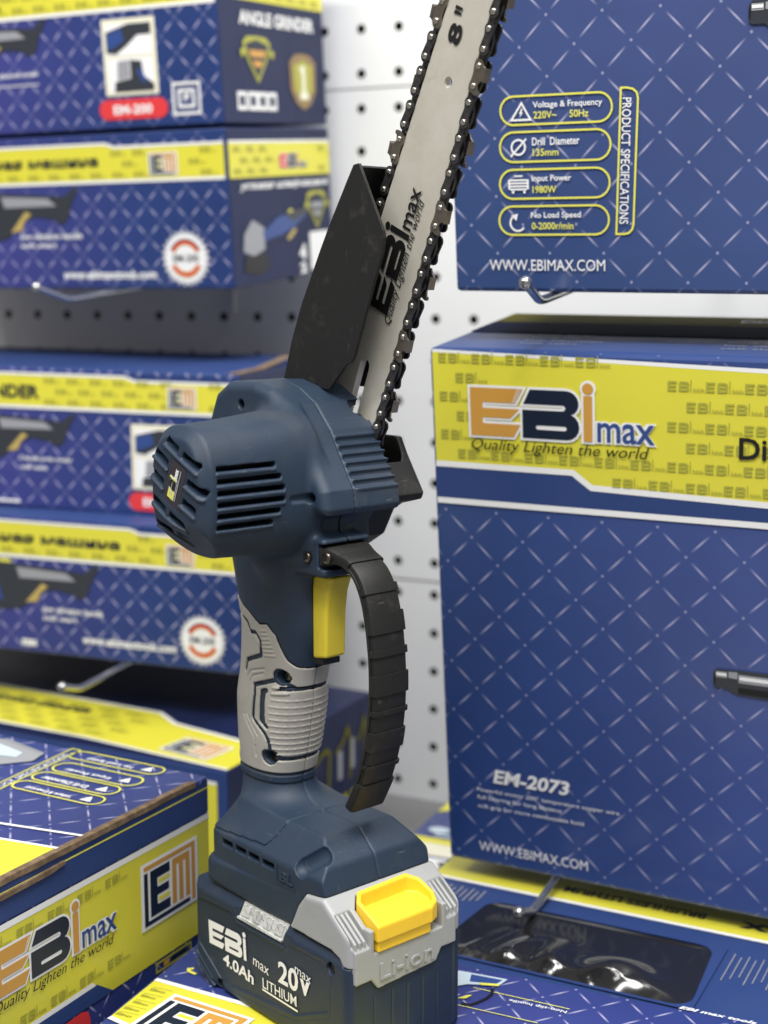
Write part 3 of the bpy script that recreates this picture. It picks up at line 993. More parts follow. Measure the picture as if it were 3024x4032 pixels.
# upper stack, lower
b2 = Box('tool_box', 'blue grinder box with white gear badge, just above the bent hook and the shaded wall', (-0.5397, 1.4537, 0.3667), (-24.43, 5.03, -0.16), (0.45, 0.196, 0.136), LM, GRP)
F, R = b2.F, b2.R
ink = Ink()
band_left(ink, F, 0.1240, 0.1272, 0.0946, 0.326)
ink.rect(R, e, 0.0935, 0.1948, 0.1240, 1, M['band'])
ink.rect(R, e, 0.1232, 0.1948, 0.1254, 2, W_)
tiny_marks(ink, F, 0.01, 0.098, 0.445, 0.124, 0.023, 0.0093, 0.0045, 3, O_, clip=lambda x, y: not (x < 0.322 and 0.103 < y < 0.118) and not 0.360 < x < 0.405)
tiny_marks(ink, R, 0.01, 0.097, 0.19, 0.122, 0.023, 0.0093, 0.0045, 3, O_, clip=lambda x, y: not 0.075 < x < 0.16)
ink.build('yellow_band', b2.root)
ink = Ink()
em_mark(ink, F, 0.3712, 0.0985, 0.0300, 0.0200, 4, W_, N_, G_)
logo(ink, R, 0.0920, 0.1010, 0.0120, 4, M['ink_red'], N_, G_, mmax=N_, outline=W_, stretch=1.15)
ink.build('brand_logo', b2.root)
ink = Ink()
ink.text(F, 'Угловая шлифовальная машина', 0.005, 0.1058, 0.3130, 0.0120, 4, N_, bold=0.03)
ink.text(F, 'www.ebimaxtools.com', 0.2700, 0.0088, 0.1010, 0.0080, 2, W_, shear=0.3, bold=0.03)
ink.text(F, 'low vibration handle', 0.2240, 0.0450, 0.0700, 0.0055, 2, W_, shear=0.3, bold=0.02)
ink.text(F, 'soft start', 0.2240, 0.0375, 0.0410, 0.0045, 2, W_, bold=0.02)
ink.text(R, 'угловая шлифмашина', 0.0180, 0.0815, 0.1700, 0.0085, 2, W_, shear=0.3, bold=0.03)
ink.text(R, '4', 0.1230, 0.0150, 0.014, 0.0150, 2, W_, bold=0.05)
ink.text(R, '2', 0.1230, 0.0005 + 0.002, 0.014, 0.0100, 2, W_, bold=0.05)
ink.rect(R, 0.145, 0.004, 0.185, 0.040, 2, W_)
ink.build('lettering', b2.root)
ink = Ink()
grinder_print(ink, F, 0.2900, 0.0840, 0.062)
P = lambda pts: [(0.018 + p[0] * 0.13, 0.012 + p[1] * 0.06) for p in pts]
ink.poly(R, P([(0.0, 0.0), (0.02, 0.22), (0.14, 0.3), (0.34, 0.2), (0.36, 0.02), (0.2, -0.06)]), 2, K_)
ink.poly(R, P([(0.0, 0.3), (0.02, 0.55), (0.14, 0.75), (0.30, 0.62), (0.3, 0.3), (0.14, 0.22)]), 2.3, M['ink_grey'])
ink.poly(R, P([(0.28, 0.55), (0.5, 0.75), (0.98, 0.88), (0.98, 0.78), (0.72, 0.55), (0.55, 0.48), (0.3, 0.42)]), 2.6, M['ink_blue'])
ink.poly(R, P([(0.6, 0.78), (0.98, 0.88), (0.98, 0.78), (0.74, 0.66)]), 3, M['ink_darkgrey'])
ink.poly(R, P([(0.62, 0.42), (0.74, 0.56), (0.78, 0.52), (0.66, 0.38)]), 3, M['ink_tan'])
ink.poly(R, P([(0.64, 0.80), (0.70, 0.86), (0.74, 0.82)]), 3.4, Y_)
ink.build('tool_picture', b2.root)
ink = Ink()
gear_badge(ink, F, 0.4025, 0.0266, 0.0238, 'EM-200')
shield(ink, R, 0.1625, 0.0605, 0.042, 0.036, M['ink_olive'], N_, M['ink_grey'])
ink.build('emblems', b2.root)

# lower stack, top
b3 = Box('tool_box', 'blue grinder box lettered DER with open brown flap, behind the motor of the saw', (-0.5458, 1.3545, 0.1762), (-19.5, 1.46, 0.6), (0.45, 0.2, 0.1255), LM, GRP)
F = b3.F
ink = Ink()
band_left(ink, F, 0.1170, 0.1203, 0.0908, 0.342)
tiny_marks(ink, F, 0.262, 0.094, 0.445, 0.118, 0.023, 0.0093, 0.0045, 3, O_, clip=lambda x, y: not 0.378 < x < 0.415)
ink.build('yellow_band', b3.root)
ink = Ink()
em_mark(ink, F, 0.3835, 0.0948, 0.0275, 0.0188, 4, W_, N_, G_)
ink.build('brand_logo', b3.root)
ink = Ink()
ink.text(F, 'ANGLE GRINDER', 0.118, 0.0985, 0.1390, 0.0120, 4, N_, bold=0.035)
ink.poly(F, pill(0.3432, 0.0044, 0.4080, 0.0203), 2, M['ink_red'])
ink.text(F, 'EM-200', 0.3570, 0.0085, 0.0370, 0.0075, 3, W_, bold=0.03)
ink.text(F, '2 handle angle grinder', 0.2320, 0.0420, 0.0560, 0.0052, 2, W_, shear=0.3, bold=0.02)
ink.text(F, 'soft start', 0.2340, 0.0350, 0.0280, 0.0040, 2, W_, bold=0.02)
ink.rect(F, 0.200, 0.004, 0.2320, 0.0065, 2, W_)
ink.build('lettering', b3.root)
ink = Ink()
inset_picture(ink, F, 0.3470, 0.0232, 0.4010, 0.0802)
grinder_print(ink, F, 0.2890, 0.0800, 0.056)
ink.build('tool_picture', b3.root)
bm = bmesh.new()
add_prism(bm, [(0.002, 0.0), (0.055, 0.0), (0.11, 0.02), (0.185, 0.022), (0.185, 0.025), (0.11, 0.0235), (0.054, 0.004), (0.002, 0.004)], lambda p, d: Vector((d, p[0], 0.1258 + p[1] * 0.28)), 0.440, 0.4495)
bm_obj('card_flap', bm, M['kraft'], b3.root)

# lower stack, bottom
b4 = Box('tool_box', 'blue grinder box with white gear badge, beside the trigger and grip of the saw', (-0.5386, 1.3211, 0.0507), (-20.66, 1.46, 0.21), (0.45, 0.2, 0.1222), LM, GRP)
F = b4.F
ink = Ink()
band_left(ink, F, 0.1145, 0.1178, 0.0866, 0.3465)
tiny_marks(ink, F, 0.01, 0.090, 0.445, 0.114, 0.023, 0.0093, 0.0045, 3, O_, clip=lambda x, y: not (x < 0.340 and 0.094 < y < 0.110) and not 0.373 < x < 0.412)
ink.build('yellow_band', b4.root)
ink = Ink()
em_mark(ink, F, 0.3812, 0.0897, 0.0266, 0.0182, 4, W_, N_, G_)
ink.build('brand_logo', b4.root)
ink = Ink()
ink.text(F, 'Угловая шлифовальная машина', 0.015, 0.0968, 0.3215, 0.0115, 4, N_, bold=0.03)
ink.text(F, 'www.ebimaxtools.com', 0.2960, 0.0130, 0.0920, 0.0080, 2, W_, shear=0.3, bold=0.03)
ink.text(F, 'low vibration handle', 0.2560, 0.0385, 0.0610, 0.0055, 2, W_, shear=0.3, bold=0.02)
ink.text(F, 'soft start', 0.2560, 0.0310, 0.0350, 0.0045, 2, W_, bold=0.02)
ink.text(F, 'EBI', 0.2330, 0.0060, 0.0150, 0.0060, 2, W_, bold=0.05)
ink.build('lettering', b4.root)
ink = Ink()
grinder_print(ink, F, 0.3120, 0.0770, 0.060)
ink.build('tool_picture', b4.root)
ink = Ink()
gear_badge(ink, F, 0.4128, 0.0268, 0.0215, 'EM-200')
ink.build('emblems', b4.root)

# --- box lying behind the grip
_c, _s = math.cos(math.radians(27)), math.sin(math.radians(27))
b5 = Box('tool_box', 'blue box lying behind the grip of the saw, wide yellow strip along its top', (-0.1213 - _c * 0.45, 1.0638 + _s * 0.45, -0.16), (-27, 0, 0), (0.45, 0.243, 0.16), ['plain_blue', 'left_plain', 'left_plain'], GRP)  # navy top: shade of the box above put into the colour
T, F, R = b5.T, b5.F, b5.R
ink = Ink()
ink.poly(T, [(e, 0.020), (0.30, 0.016), (0.4488, 0.0012), (0.4488, 0.060), (0.345, 0.080), (0.315, 0.100), (e, 0.108)], 1, M['band'])
ink.line(T, [(e, 0.108), (0.315, 0.100), (0.345, 0.080), (0.4488, 0.061)], 0.004, 2, W_)
ink.line(T, [(e, 0.020), (0.30, 0.016), (0.4488, 0.0022)], 0.003, 2, W_)
ink.rect(F, 0.4285, 0.02, 0.4405, 0.150, 1, M['band'])
ink.rect(F, 0.4285, 0.1475, 0.4405, 0.150, 2, W_)
tiny_marks(ink, T, 0.02, 0.026, 0.32, 0.10, 0.03, 0.014, 0.006, 3, O_)
ink.build('yellow_band', b5.root)
ink = Ink()
em_mark(ink, T, 0.372, 0.018, 0.050, 0.036, 4, W_, N_, G_, rot=-0.12)
ink.text(T, 'ANGLE GRINDER', 0.150, 0.068, 0.11, 0.012, 4, N_, bold=0.03, rot=0)
ink.build('brand_logo', b5.root)
ink = Ink()
for x, w_ in ((0.150, 0.018), (0.188, 0.020), (0.222, 0.012)):
    ink.line(R, [(x - w_ * 0.8, 0.122), (x - w_ * 0.2, 0.128), (x + w_ * 0.3, 0.140 if x > 0.17 else 0.130), (x + w_ * 0.6, 0.126), (x + w_ * 0.5, 0.092)], 0.0040, 2, M['ink_dimyellow'])  # yellow print, its colour darkened for the shaded end face
ink.rect(R, 0.176, 0.096, 0.184, 0.122, 2, M['ink_grey'])
ink.rect(R, 0.200, 0.100, 0.207, 0.128, 2, M['ink_grey'])
for k in range(5):
    ink.rect(R, 0.150 + 0.017 * k, 0.070, 0.160 + 0.017 * k, 0.080, 2, M['ink_olive'])
ink.build('end_print', b5.root)

# --- box at lower left with the big brand on its long face
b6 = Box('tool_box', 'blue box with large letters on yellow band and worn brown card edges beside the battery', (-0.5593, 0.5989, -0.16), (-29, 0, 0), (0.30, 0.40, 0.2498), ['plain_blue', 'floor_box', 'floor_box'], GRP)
T, R = b6.T, b6.R
ink = Ink()
ink.rect(R, e, 0.1575 - 0.0, 0.3988, 0.2262, 1, M['band'])
ink.rect(R, e, 0.2246, 0.3988, 0.2280, 2, W_)
ink.poly(R, [(e, 0.1655), (0.293, 0.1690), (0.296, 0.1662), (e, 0.1628)], 2, W_)
ink.poly(R, [(e, 0.1633), (0.296, 0.1668), (0.310, 0.1570), (e, 0.1570)], 1.5, M['plain_blue'])
ink.rect(R, e, 0.2288, 0.3988, 0.2475, 1, M['plain_blue'])
ink.rect(R, e, 0.2432, 0.3988, 0.2441, 2, Y_)
ink.build('yellow_band', b6.root)
ink = Ink()
tiny_marks(ink, R, 0.017, 0.1705, 0.395, 0.2250, 0.0222, 0.0115, 0.0050, 3, O_, clip=lambda x, y: not (0.21 < x < 0.318 and 0.176 < y < 0.216) and not 0.325 < x < 0.39)
ink.build('small_mark_print', b6.root)
ink = Ink()
logo(ink, R, 0.2205, 0.1916, 0.0240, 4, G_, N_, G_, mmax=M['ink_blue'], outline=W_, tagline=K_)
em_mark(ink, R, 0.3345, 0.1795, 0.0520, 0.0390, 4, W_, N_, G_)
ink.line(R, [(0.2430, 0.2080), (0.2462, 0.2150)], 0.0004, 6, W_)
ink.line(R, [(0.2442, 0.2080), (0.2474, 0.2150)], 0.0004, 6, W_)
ink.build('brand_logo', b6.root)
ink = Ink()
ink.line(R, [(0.3470, 0.1505), (0.3790, 0.1505), (0.3790, 0.1556), (0.3470, 0.1556)], 0.0014, 2, O_, closed=True)
ink.rect(R, 0.3535, 0.1516, 0.3585, 0.1546, 2, G_)
ink.rect(R, 0.3605, 0.1516, 0.3655, 0.1546, 2, N_)
ink.rect(R, 0.3680, 0.1516, 0.3740, 0.1546, 2, N_)
ink.poly(R, [(0.250, 0.120), (0.288, 0.130), (0.2905, 0.149), (0.2889, 0.1546), (0.284, 0.1566), (0.2705, 0.1560), (0.250, 0.150)], 2, M['ink_red'])
ink.build('lower_print', b6.root)
ink = Ink()
for x0, x1, y0, y1 in ((0.2052, 0.2738, 0.3840, 0.3975), (0.2110, 0.2742, 0.3620, 0.3775), (0.2110, 0.2720, 0.3450, 0.3590), (0.2110, 0.2748, 0.3290, 0.3420)):
    ink.line(T, pill(x0, y0, x1, y1), 0.0012, 2, Y_, closed=True)
    yc = (y0 + y1) / 2
    ink.poly(T, [(x1 - 0.014, yc - 0.003), (x1 - 0.006, yc - 0.003), (x1 - 0.010, yc + 0.004)], 2, W_)
for (x0, x1, y0, y1), st in zip(((0.2052, 0.2738, 0.3840, 0.3975), (0.2110, 0.2742, 0.3620, 0.3775), (0.2110, 0.2720, 0.3450, 0.3590), (0.2110, 0.2748, 0.3290, 0.3420)), ('No Load Speed', 'Input Power', 'Drill Diameter', 'Voltage & Frequency')):
    yc = (y0 + y1) / 2
    ink.text(T, st, x1 - 0.020, yc, 0.034, 0.0045, 2.5, W_, bold=0.02, rot=math.pi)
ink.line(T, [(0.1990, 0.398), (0.2056, 0.398), (0.2120, 0.300), (0.2050, 0.300)], 0.0010, 2, Y_, closed=True)
ink.text(T, 'PRODUCT SPECIFICATIONS', 0.2100, 0.3100, 0.0780, 0.0038, 2, W_, rot=math.pi / 2 + 0.06)
ink.line(T, [(0.10, 0.2600), (0.2476, 0.2849), (0.2988, 0.2930)], 0.0022, 2, W_)
ink.poly(T, [(0.10, 0.2330), (0.2624, 0.2690), (0.2988, 0.2740), (0.2988, 0.20), (0.10, 0.15)], 1, M['band'])
ink.line(T, [(0.10, 0.2330), (0.2624, 0.2690), (0.2988, 0.2740)], 0.0022, 2, W_)
ink.text(T, 'max', 0.262, 0.2545, 0.022, 0.007, 2.5, K_, rot=math.pi)
ink.poly(T, [(0.10, 0.380), (0.150, 0.392), (0.1895, 0.3821), (0.1933, 0.3685), (0.1805, 0.3548), (0.10, 0.345)], 2, M['ink_grey'])
ink.poly(T, [(0.10, 0.374), (0.150, 0.384), (0.178, 0.377), (0.180, 0.369), (0.10, 0.352)], 3, M['ink_pale'])
ink.line(T, [(0.150, 0.392), (0.1895, 0.3821), (0.1933, 0.3685)], 0.0016, 3.5, M['ink_grey'])
ink.build('top_print', b6.root)
# raw card edges of the lid
bm = bmesh.new()
zt = 0.2498
rng = random.Random(3)
prev = None
prof = []
for k in range(41):
    y = 0.010 + (0.386 - 0.010) * k / 40
    prof.append((y, 0.0010 + 0.0007 * rng.random()))
va = [bm.verts.new((0.3000 + w_ * 0.35, y, zt - 0.0026 - 0.0006 * rng.random())) for y, w_ in prof]
vb = [bm.verts.new((0.3000 + w_, y, zt - 0.0020)) for y, w_ in prof]
vc = [bm.verts.new((0.3000 + w_ * 0.8, y, zt + 0.0009)) for y, w_ in prof]
vd = [bm.verts.new((0.2965, y, zt + 0.0007)) for y, w_ in prof]
for k in range(40):
    for p, q in ((va, vb), (vb, vc), (vc, vd)):
        bm.faces.new((p[k], p[k + 1], q[k + 1], q[k]))
bm_obj('card_edge', bm, M['kraft'], b6.root)
bm = bmesh.new()
pts = [(0.18, 0.2405), (0.262, 0.2412), (0.274, 0.2428), (0.274, 0.2445), (0.255, 0.2438), (0.18, 0.2430)]
add_prism(bm, pts, lambda p, d: Vector((d, p[0], p[1])), 0.3004, 0.3022)
bm_obj('card_edge', bm, M['kraft'], b6.root)

# --- box the saw stands on
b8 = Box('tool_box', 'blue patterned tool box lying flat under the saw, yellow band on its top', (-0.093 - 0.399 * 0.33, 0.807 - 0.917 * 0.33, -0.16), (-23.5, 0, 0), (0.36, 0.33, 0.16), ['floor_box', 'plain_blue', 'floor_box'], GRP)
T = b8.T
ink = Ink()
ink.poly(T, [(e, 0.2465), (0.10, 0.2390), (0.3588, 0.2200), (0.3588, 0.1500), (0.07, 0.1850), (e, 0.2010)], 1, M['band'])
ink.line(T, [(e, 0.2465), (0.10, 0.2390), (0.3588, 0.2200)], 0.0032, 2, W_)
ink.line(T, [(e, 0.2025), (0.07, 0.1860)], 0.0030, 2, W_)
ink.build('yellow_band', b8.root)
ink = Ink()
em_mark(ink, T, 0.0155, 0.1905, 0.052, 0.046, 4, W_, N_, G_, rot=-0.12)
ink.build('brand_logo', b8.root)
ink = Ink()
for y, x0 in ((0.2345, 0.006), (0.2270, 0.005), (0.2195, 0.005), (0.2125, 0.004), (0.206, 0.0035)):
    ink.text(T, 'EBImax', x0, y, 0.0095, 0.0026, 3, O_, bold=0.02)
    ink.rect(T, x0, y + 0.0038, x0 + 0.012, y + 0.0041, 3, O_)
ink.line(T, [(0.0150, 0.2655), (0.0128, 0.2640), (0.0140, 0.2618), (0.0195, 0.2602)], 0.0020, 2, Y_)
ink.text(T, 'Non-slip handle', 0.2175, 0.3032, 0.0315, 0.0034, 2.5, W_, bold=0.01, rot=math.pi)
ink.line(T, [(0.1640, 0.3068), (0.2180, 0.3050)], 0.0006, 2, Y_)
ink.line(T, [(0.1620, 0.2860), (0.2070, 0.2848)], 0.0006, 2, Y_)
ink.line(T, [(0.1738, 0.3100), (0.1755, 0.3040), (0.1745, 0.2985), (0.1715, 0.2920), (0.1687, 0.2882), (0.1640, 0.2884)], 0.0017, 3, K_)
ink.poly(T, [(0.1560, 0.2905), (0.1645, 0.2935), (0.1665, 0.2985), (0.1640, 0.2975), (0.1600, 0.2920)], 3, Y_)
ink.poly(T, [(0.150, 0.3215), (0.178, 0.3225), (0.176, 0.3140), (0.160, 0.3090), (0.150, 0.300)], 2.2, M['ink_pale'])
ink.poly(T, [(0.158, 0.3200), (0.176, 0.3205), (0.174, 0.3150), (0.160, 0.3120)], 2.8, M['ink_blue'])
ink.poly(T, [(0.165, 0.3125), (0.176, 0.3155), (0.176, 0.3130), (0.167, 0.3105)], 3.4, Y_)
ink.poly(T, [(0.1545, 0.2560), (0.1570, 0.2712), (0.1630, 0.2738), (0.1650, 0.2600)], 2.6, W_)
for k in range(4):
    ink.rect(T, 0.1580, 0.2600 + 0.0024 * k, 0.1622 - 0.0012 * (k % 2), 0.2613 + 0.0024 * k, 3.2, N_)
ink.text(T, 'EBI max tools', 0.270, 0.3283, 0.040, 0.0030, 2.5, W_, bold=0.03, shear=0.3, rot=-0.02)
ink.build('lettering', b8.root)

# --- box with the film window, lower right
b9 = Box('tool_box', 'blue box lying flat with a dark film window and a yellow strip', (0.034 - 0.454 * 0.125, 0.912 - 0.891 * 0.125, -0.16), (-27, 0, 0), (0.40, 0.225, 0.145), ['plain_blue', 'plain_blue', 'plain_blue'], GRP)
T = b9.T
ink = Ink()
ink.rect(T, e, 0.1185, 0.3988, 0.170, 1, M['band'])
ink.rect(T, e, 0.1155, 0.3988, 0.1190, 2, W_)
ink.build('yellow_band', b9.root)
ink = Ink()
ink.text(T, 'BRUSHLESS LITHIUM', 0.181, 0.1390, 0.092, 0.0085, 3, N_, bold=0.03, rot=math.pi)
ink.text(T, 'EBImax', 0.290, 0.1395, 0.088, 0.0145, 3, N_, bold=0.03, rot=math.pi)
for k in range(9):
    ink.rect(T, 0.012 + 0.004 * k, 0.088 + 0.002 * (k % 3), 0.0130 + 0.004 * k, 0.108 - 0.003 * (k % 2), 2, M['ink_grey'])
for k in range(8):
    ink.rect(T, 0.2090 + 0.0042 * k, 0.058 + 0.004 * (k % 3), 0.2096 + 0.0042 * k, 0.094 - 0.003 * (k % 2), 2, M['ink_grey'])
ink.build('lettering', b9.root)
win = []
for cx, cy, a in ((0.190, 0.030, 270), (0.186, 0.084, 0), (0.064, 0.084, 90), (0.060, 0.030, 180)):
    for k in range(6):
        an = math.radians(a + 18 * k)
        win.append((cx + 0.0115 * math.cos(an), cy + 0.0115 * math.sin(an)))
# window tray and the film that sags over it
bm = bmesh.new()
nx, ny = 150, 80
rng = random.Random(11)
ctr = Vector((sum(p[0] for p in win) / len(win), sum(p[1] for p in win) / len(win)))


def film_h(x, y):
    h = 0.0012 + 0.0005 * math.sin(x * 42 + 1.6 * math.sin(y * 30)) * math.sin(y * 36 + 1.0)
    d = math.hypot((x - 0.158), (y - 0.030) * 1.2)
    h += 0.0105 * math.exp(-(d / 0.019) ** 2) - 0.004 * math.exp(-(math.hypot(x - 0.163, y - 0.026) / 0.008) ** 2)
    for cx, amp, wd, sl in ((0.068, 0.0016, 0.0040, 0.35), (0.076, 0.0014, 0.003, 0.3), (0.092, 0.0058, 0.008, 0.25), (0.118, 0.0072, 0.009, -0.12)):
        q = (x - cx - sl * (y - 0.03)) / wd
        h += amp * math.exp(-q * q) * max(0.0, 1 - abs(y - 0.030) / 0.034)
    return max(h, 0.0004)


rows = []
for j in range(ny + 1):
    r_ = []
    for i in range(nx + 1):
        # map a disc-like grid to the rounded window
        u, v = i / nx * 2 - 1, j / ny * 2 - 1
        x, y = 0.125 + u * 0.0755, 0.057 + v * 0.0375
        k = max(abs(u), abs(v))
        edge = min(1.0, (1 - k) * 6)
        r_.append(bm.verts.new((x, y, film_h(x, y) * edge + 0.145 + 0.0008)))
    rows.append(r_)
for j in range(ny):
    for i in range(nx):
        bm.faces.new((rows[j][i], rows[j][i + 1], rows[j + 1][i + 1], rows[j + 1][i]))
ob = bm_obj('film_window', bm, M['film'], b9.root, sm=True)
ink = Ink()
outer = [(0.047, 0.016), (0.204, 0.016), (0.204, 0.0985), (0.047, 0.0985)]
ink.poly(T, outer, 4.6, M['plain_blue'], holes=[win])
ink.build('window_border', b9.root)

# --- pale boxes far behind, low
b10 = Box('tool_box', 'pale blurred box low behind the saw, between its base and the big drill box', (-0.02, 1.10, -0.16), (-24, 0, 0), (0.30, 0.22, 0.055), ['plain_blue', 'plain_blue', 'far_box'], GRP)
T = b10.T
ink = Ink()
ink.rect(T, e, 0.070, 0.2988, 0.098, 1, M['ink_cream'])
ink.rect(T, e, 0.095, 0.2988, 0.106, 2, M['band'])
ink.poly(T, [(e, 0.165), (0.055, 0.212), (0.055, 0.225 - 0.008), (e, 0.200)], 2, M['band'])
for x, y, w_ in ((0.02, 0.125, 0.02), (0.05, 0.15, 0.015), (0.075, 0.13, 0.02), (0.06, 0.18, 0.02)):
    ink.poly(T, circle(x, y, w_ * 0.5, 10, w_ * 0.35), 2, Y_ if x > 0.04 else M['ink_pale'])
ink.rect(T, 0.02, 0.112, 0.10, 0.116, 2, M['ink_pale'])
ink.rect(T, e, 0.0012, 0.2988, 0.066, 1, W_)
ink.poly(T, [(0.044, 0.058), (0.058, 0.064), (0.066, 0.058), (0.050, 0.050)], 2, M['ink_darkgrey'])
ink.build('top_print', b10.root)


# ------------------------------------------------------------------ wire hooks
def hook(label, tip, bend, run, r=0.0026, plate=True):
    """front tip, bend and rear end of a wire hook; the rear end meets the wall"""
    tip, bend, run = Vector(tip), Vector(bend), Vector(run)
    d = (run - bend).normalized()
    t = ((WA - bend).dot(WN)) / d.dot(WN)
    end = bend + d * t
    root = empty('wall_hook', end)
    tag(root, label, 'hook', 'chromed wire hooks on the wall')
    L = lambda p: Vector(p) - end
    bm = bmesh.new()
    a = bend + (tip - bend) * 0.18
    c = bend + d * 0.010
    path = [tip, tip + (bend - tip) * 0.5, a]
    for k in range(1, 5):
        q = k / 5
        path.append(a * (1 - q) ** 2 + bend * 2 * q * (1 - q) + c * q * q)
    path += [c, bend + d * (t * 0.5), end]
    add_tube(bm, [L(p) for p in path], r, 14)
    bm_obj('rod', bm, M['wire'], root, sm=True, sharp=50)
    bm = bmesh.new()
    bmesh.ops.create_uvsphere(bm, u_segments=14, v_segments=8, radius=r * 1.5, matrix=Matrix.Translation(L(tip)))
    bm_obj('end_ball', bm, M['wire'], root, sm=True)
    bm = bmesh.new()
    p0, p1 = end + WN * 0.0022 + Vector((0, 0, 0.006)), end + WN * 0.0022 - Vector((0, 0, 0.042))
    add_tube(bm, [L(p0), L(p1)], 0.0022, 10)
    bm_obj('wall_plate', bm, M['wire'], root, sm=True, sharp=50)
    return root

hook('bent chromed hook end with round tip under the upper gear badge box', (-0.2910, 1.2153, 0.3697), (-0.2725, 1.2563, 0.3587), (-0.2725 + 0.412, 1.2563 + 0.907, 0.3587 + 0.088))
hook('chromed hook under the lower grinder stack, above the box with the yellow top strip', (-0.2584, 1.1137, 0.0534), (-0.2494, 1.1372, 0.0449), (-0.2494 + 0.353, 1.1372 + 0.935, 0.0449 + 0.025))
hook('chromed hook with tip turned up below the box printed with yellow pills', (0.0786, 0.8077, 0.3746), (0.0891, 0.8292, 0.3641), (0.0891 + 0.443, 0.8292 + 0.888, 0.3641 + 0.122))
hook('chromed hook end reaching over the dark film window', (0.0814, 0.8158, -0.0008), (0.0919, 0.8368, -0.0101), (0.0919 + 0.443, 0.8368 + 0.888, -0.0101 + 0.122))


# ------------------------------------------------------------------ moulded shapes: distance fields on a grid, skinned with surface nets
def surface_nets(f, org, h):
    s = f < 0
    cnt = np.zeros(tuple(n - 1 for n in f.shape), np.int8)
    for dx in (0, 1):
        for dy in (0, 1):
            for dz in (0, 1):
                cnt += s[dx:s.shape[0] - 1 + dx, dy:s.shape[1] - 1 + dy, dz:s.shape[2] - 1 + dz]
    act = np.argwhere((cnt > 0) & (cnt < 8))
    idx = -np.ones(cnt.shape, np.int32)
    idx[act[:, 0], act[:, 1], act[:, 2]] = np.arange(len(act))
    corners = [(0, 0, 0), (1, 0, 0), (0, 1, 0), (1, 1, 0), (0, 0, 1), (1, 0, 1), (0, 1, 1), (1, 1, 1)]
    val = np.stack([f[act[:, 0] + c[0], act[:, 1] + c[1], act[:, 2] + c[2]] for c in corners], 1)
    pos = np.zeros((len(act), 3))
    num = np.zeros(len(act))
    for a in range(8):
        for b_ in range(a + 1, 8):
            ca, cb = np.array(corners[a]), np.array(corners[b_])
            if np.abs(ca - cb).sum() != 1:
                continue
            va, vb = val[:, a], val[:, b_]
            cr = (va < 0) != (vb < 0)
            t = np.where(cr, va / np.where(cr, va - vb, 1), 0)
            pos += np.where(cr[:, None], ca + (cb - ca) * t[:, None], 0)
            num += cr
    pos = (pos / num[:, None] + act) * h + np.array(org)
    quads = []
    for ax in range(3):
        o1, o2 = [(1, 2), (2, 0), (0, 1)][ax]
        sl0 = [slice(None)] * 3
        sl1 = [slice(None)] * 3
        sl0[ax] = slice(0, -1)
        sl1[ax] = slice(1, None)
        sa, sb = s[tuple(sl0)], s[tuple(sl1)]
        cr = np.argwhere(sa != sb)
        ok = (cr[:, o1] > 0) & (cr[:, o2] > 0) & (cr[:, o1] < f.shape[o1] - 1) & (cr[:, o2] < f.shape[o2] - 1)
        cr = cr[ok]
        ins = sa[cr[:, 0], cr[:, 1], cr[:, 2]]
        q = []
        for d1, d2 in ((-1, -1), (0, -1), (0, 0), (-1, 0)):
            c = cr.copy()
            c[:, o1] += d1
            c[:, o2] += d2
            q.append(idx[c[:, 0], c[:, 1], c[:, 2]])
        q = np.stack(q, 1)
        q[~ins] = q[~ins][:, ::-1]
        quads.append(q)
    return pos, np.concatenate(quads)


class Grid:
    def __init__(s, lo, hi, h):
        s.lo, s.h = lo, h
        n = [int(math.ceil((hi[i] - lo[i]) / h)) + 1 for i in range(3)]
        ax = [np.float32(lo[i] + h * np.arange(n[i])) for i in range(3)]
        s.x = ax[0][:, None, None]
        s.y = ax[1][None, :, None]
        s.z = ax[2][None, None, :]
        s.n = n

    def mesh(s, name, f, m, parent, faces=None):
        f = np.broadcast_to(f, s.n).astype(np.float32).copy()
        for a in range(3):                      # close at the rim of the grid
            sl = [slice(None)] * 3
            for e_ in (0, -1):
                sl[a] = e_
                f[tuple(sl)] = np.maximum(f[tuple(sl)], 0.01)
        v, q = surface_nets(f, s.lo, s.h)
        me = bpy.data.meshes.new(name)
        me.vertices.add(len(v))
        me.vertices.foreach_set('co', (v * 0.001).astype(np.float32).ravel())
        me.loops.add(len(q) * 4)
        me.loops.foreach_set('vertex_index', q.astype(np.int32).ravel())
        me.polygons.add(len(q))
        me.polygons.foreach_set('loop_start', np.arange(0, len(q) * 4, 4, dtype=np.int32))
        me.update(calc_edges=True)
        me.validate()
        smooth(me)
        for x in (m if isinstance(m, (list, tuple)) else [m]):
            me.materials.append(x)
        if faces is not None:
            c = v[q].mean(1)
            me.polygons.foreach_set('material_index', faces(c).astype(np.int32))
        return link(name, me, parent)


mx_, mn_ = np.maximum, np.minimum


def smin(a, b, k):
    h = np.clip(0.5 + 0.5 * (b - a) / k, 0, 1)
    return b * (1 - h) + a * h - k * h * (1 - h)


def smax(a, b, k):
    return -smin(-a, -b, k)


def poly2(px, py, pts):
    """signed distance to a 2D polygon"""
    d = None
    inside = None
    n = len(pts)
    for i in range(n):
        ax_, ay = pts[i]
        bx, by = pts[(i + 1) % n]
        ex, ey = bx - ax_, by - ay
        wx, wy = px - ax_, py - ay
        t = np.clip((wx * ex + wy * ey) / (ex * ex + ey * ey), 0, 1)
        q = (wx - ex * t) ** 2 + (wy - ey * t) ** 2
        d = q if d is None else mn_(d, q)
        c1 = py >= ay
        c2 = py < by
        c3 = ex * wy > ey * wx
        fl = (c1 & c2 & c3) | (~c1 & ~c2 & ~c3)
        inside = fl if inside is None else inside ^ fl
    d = np.sqrt(d)
    return np.where(inside, -d, d)


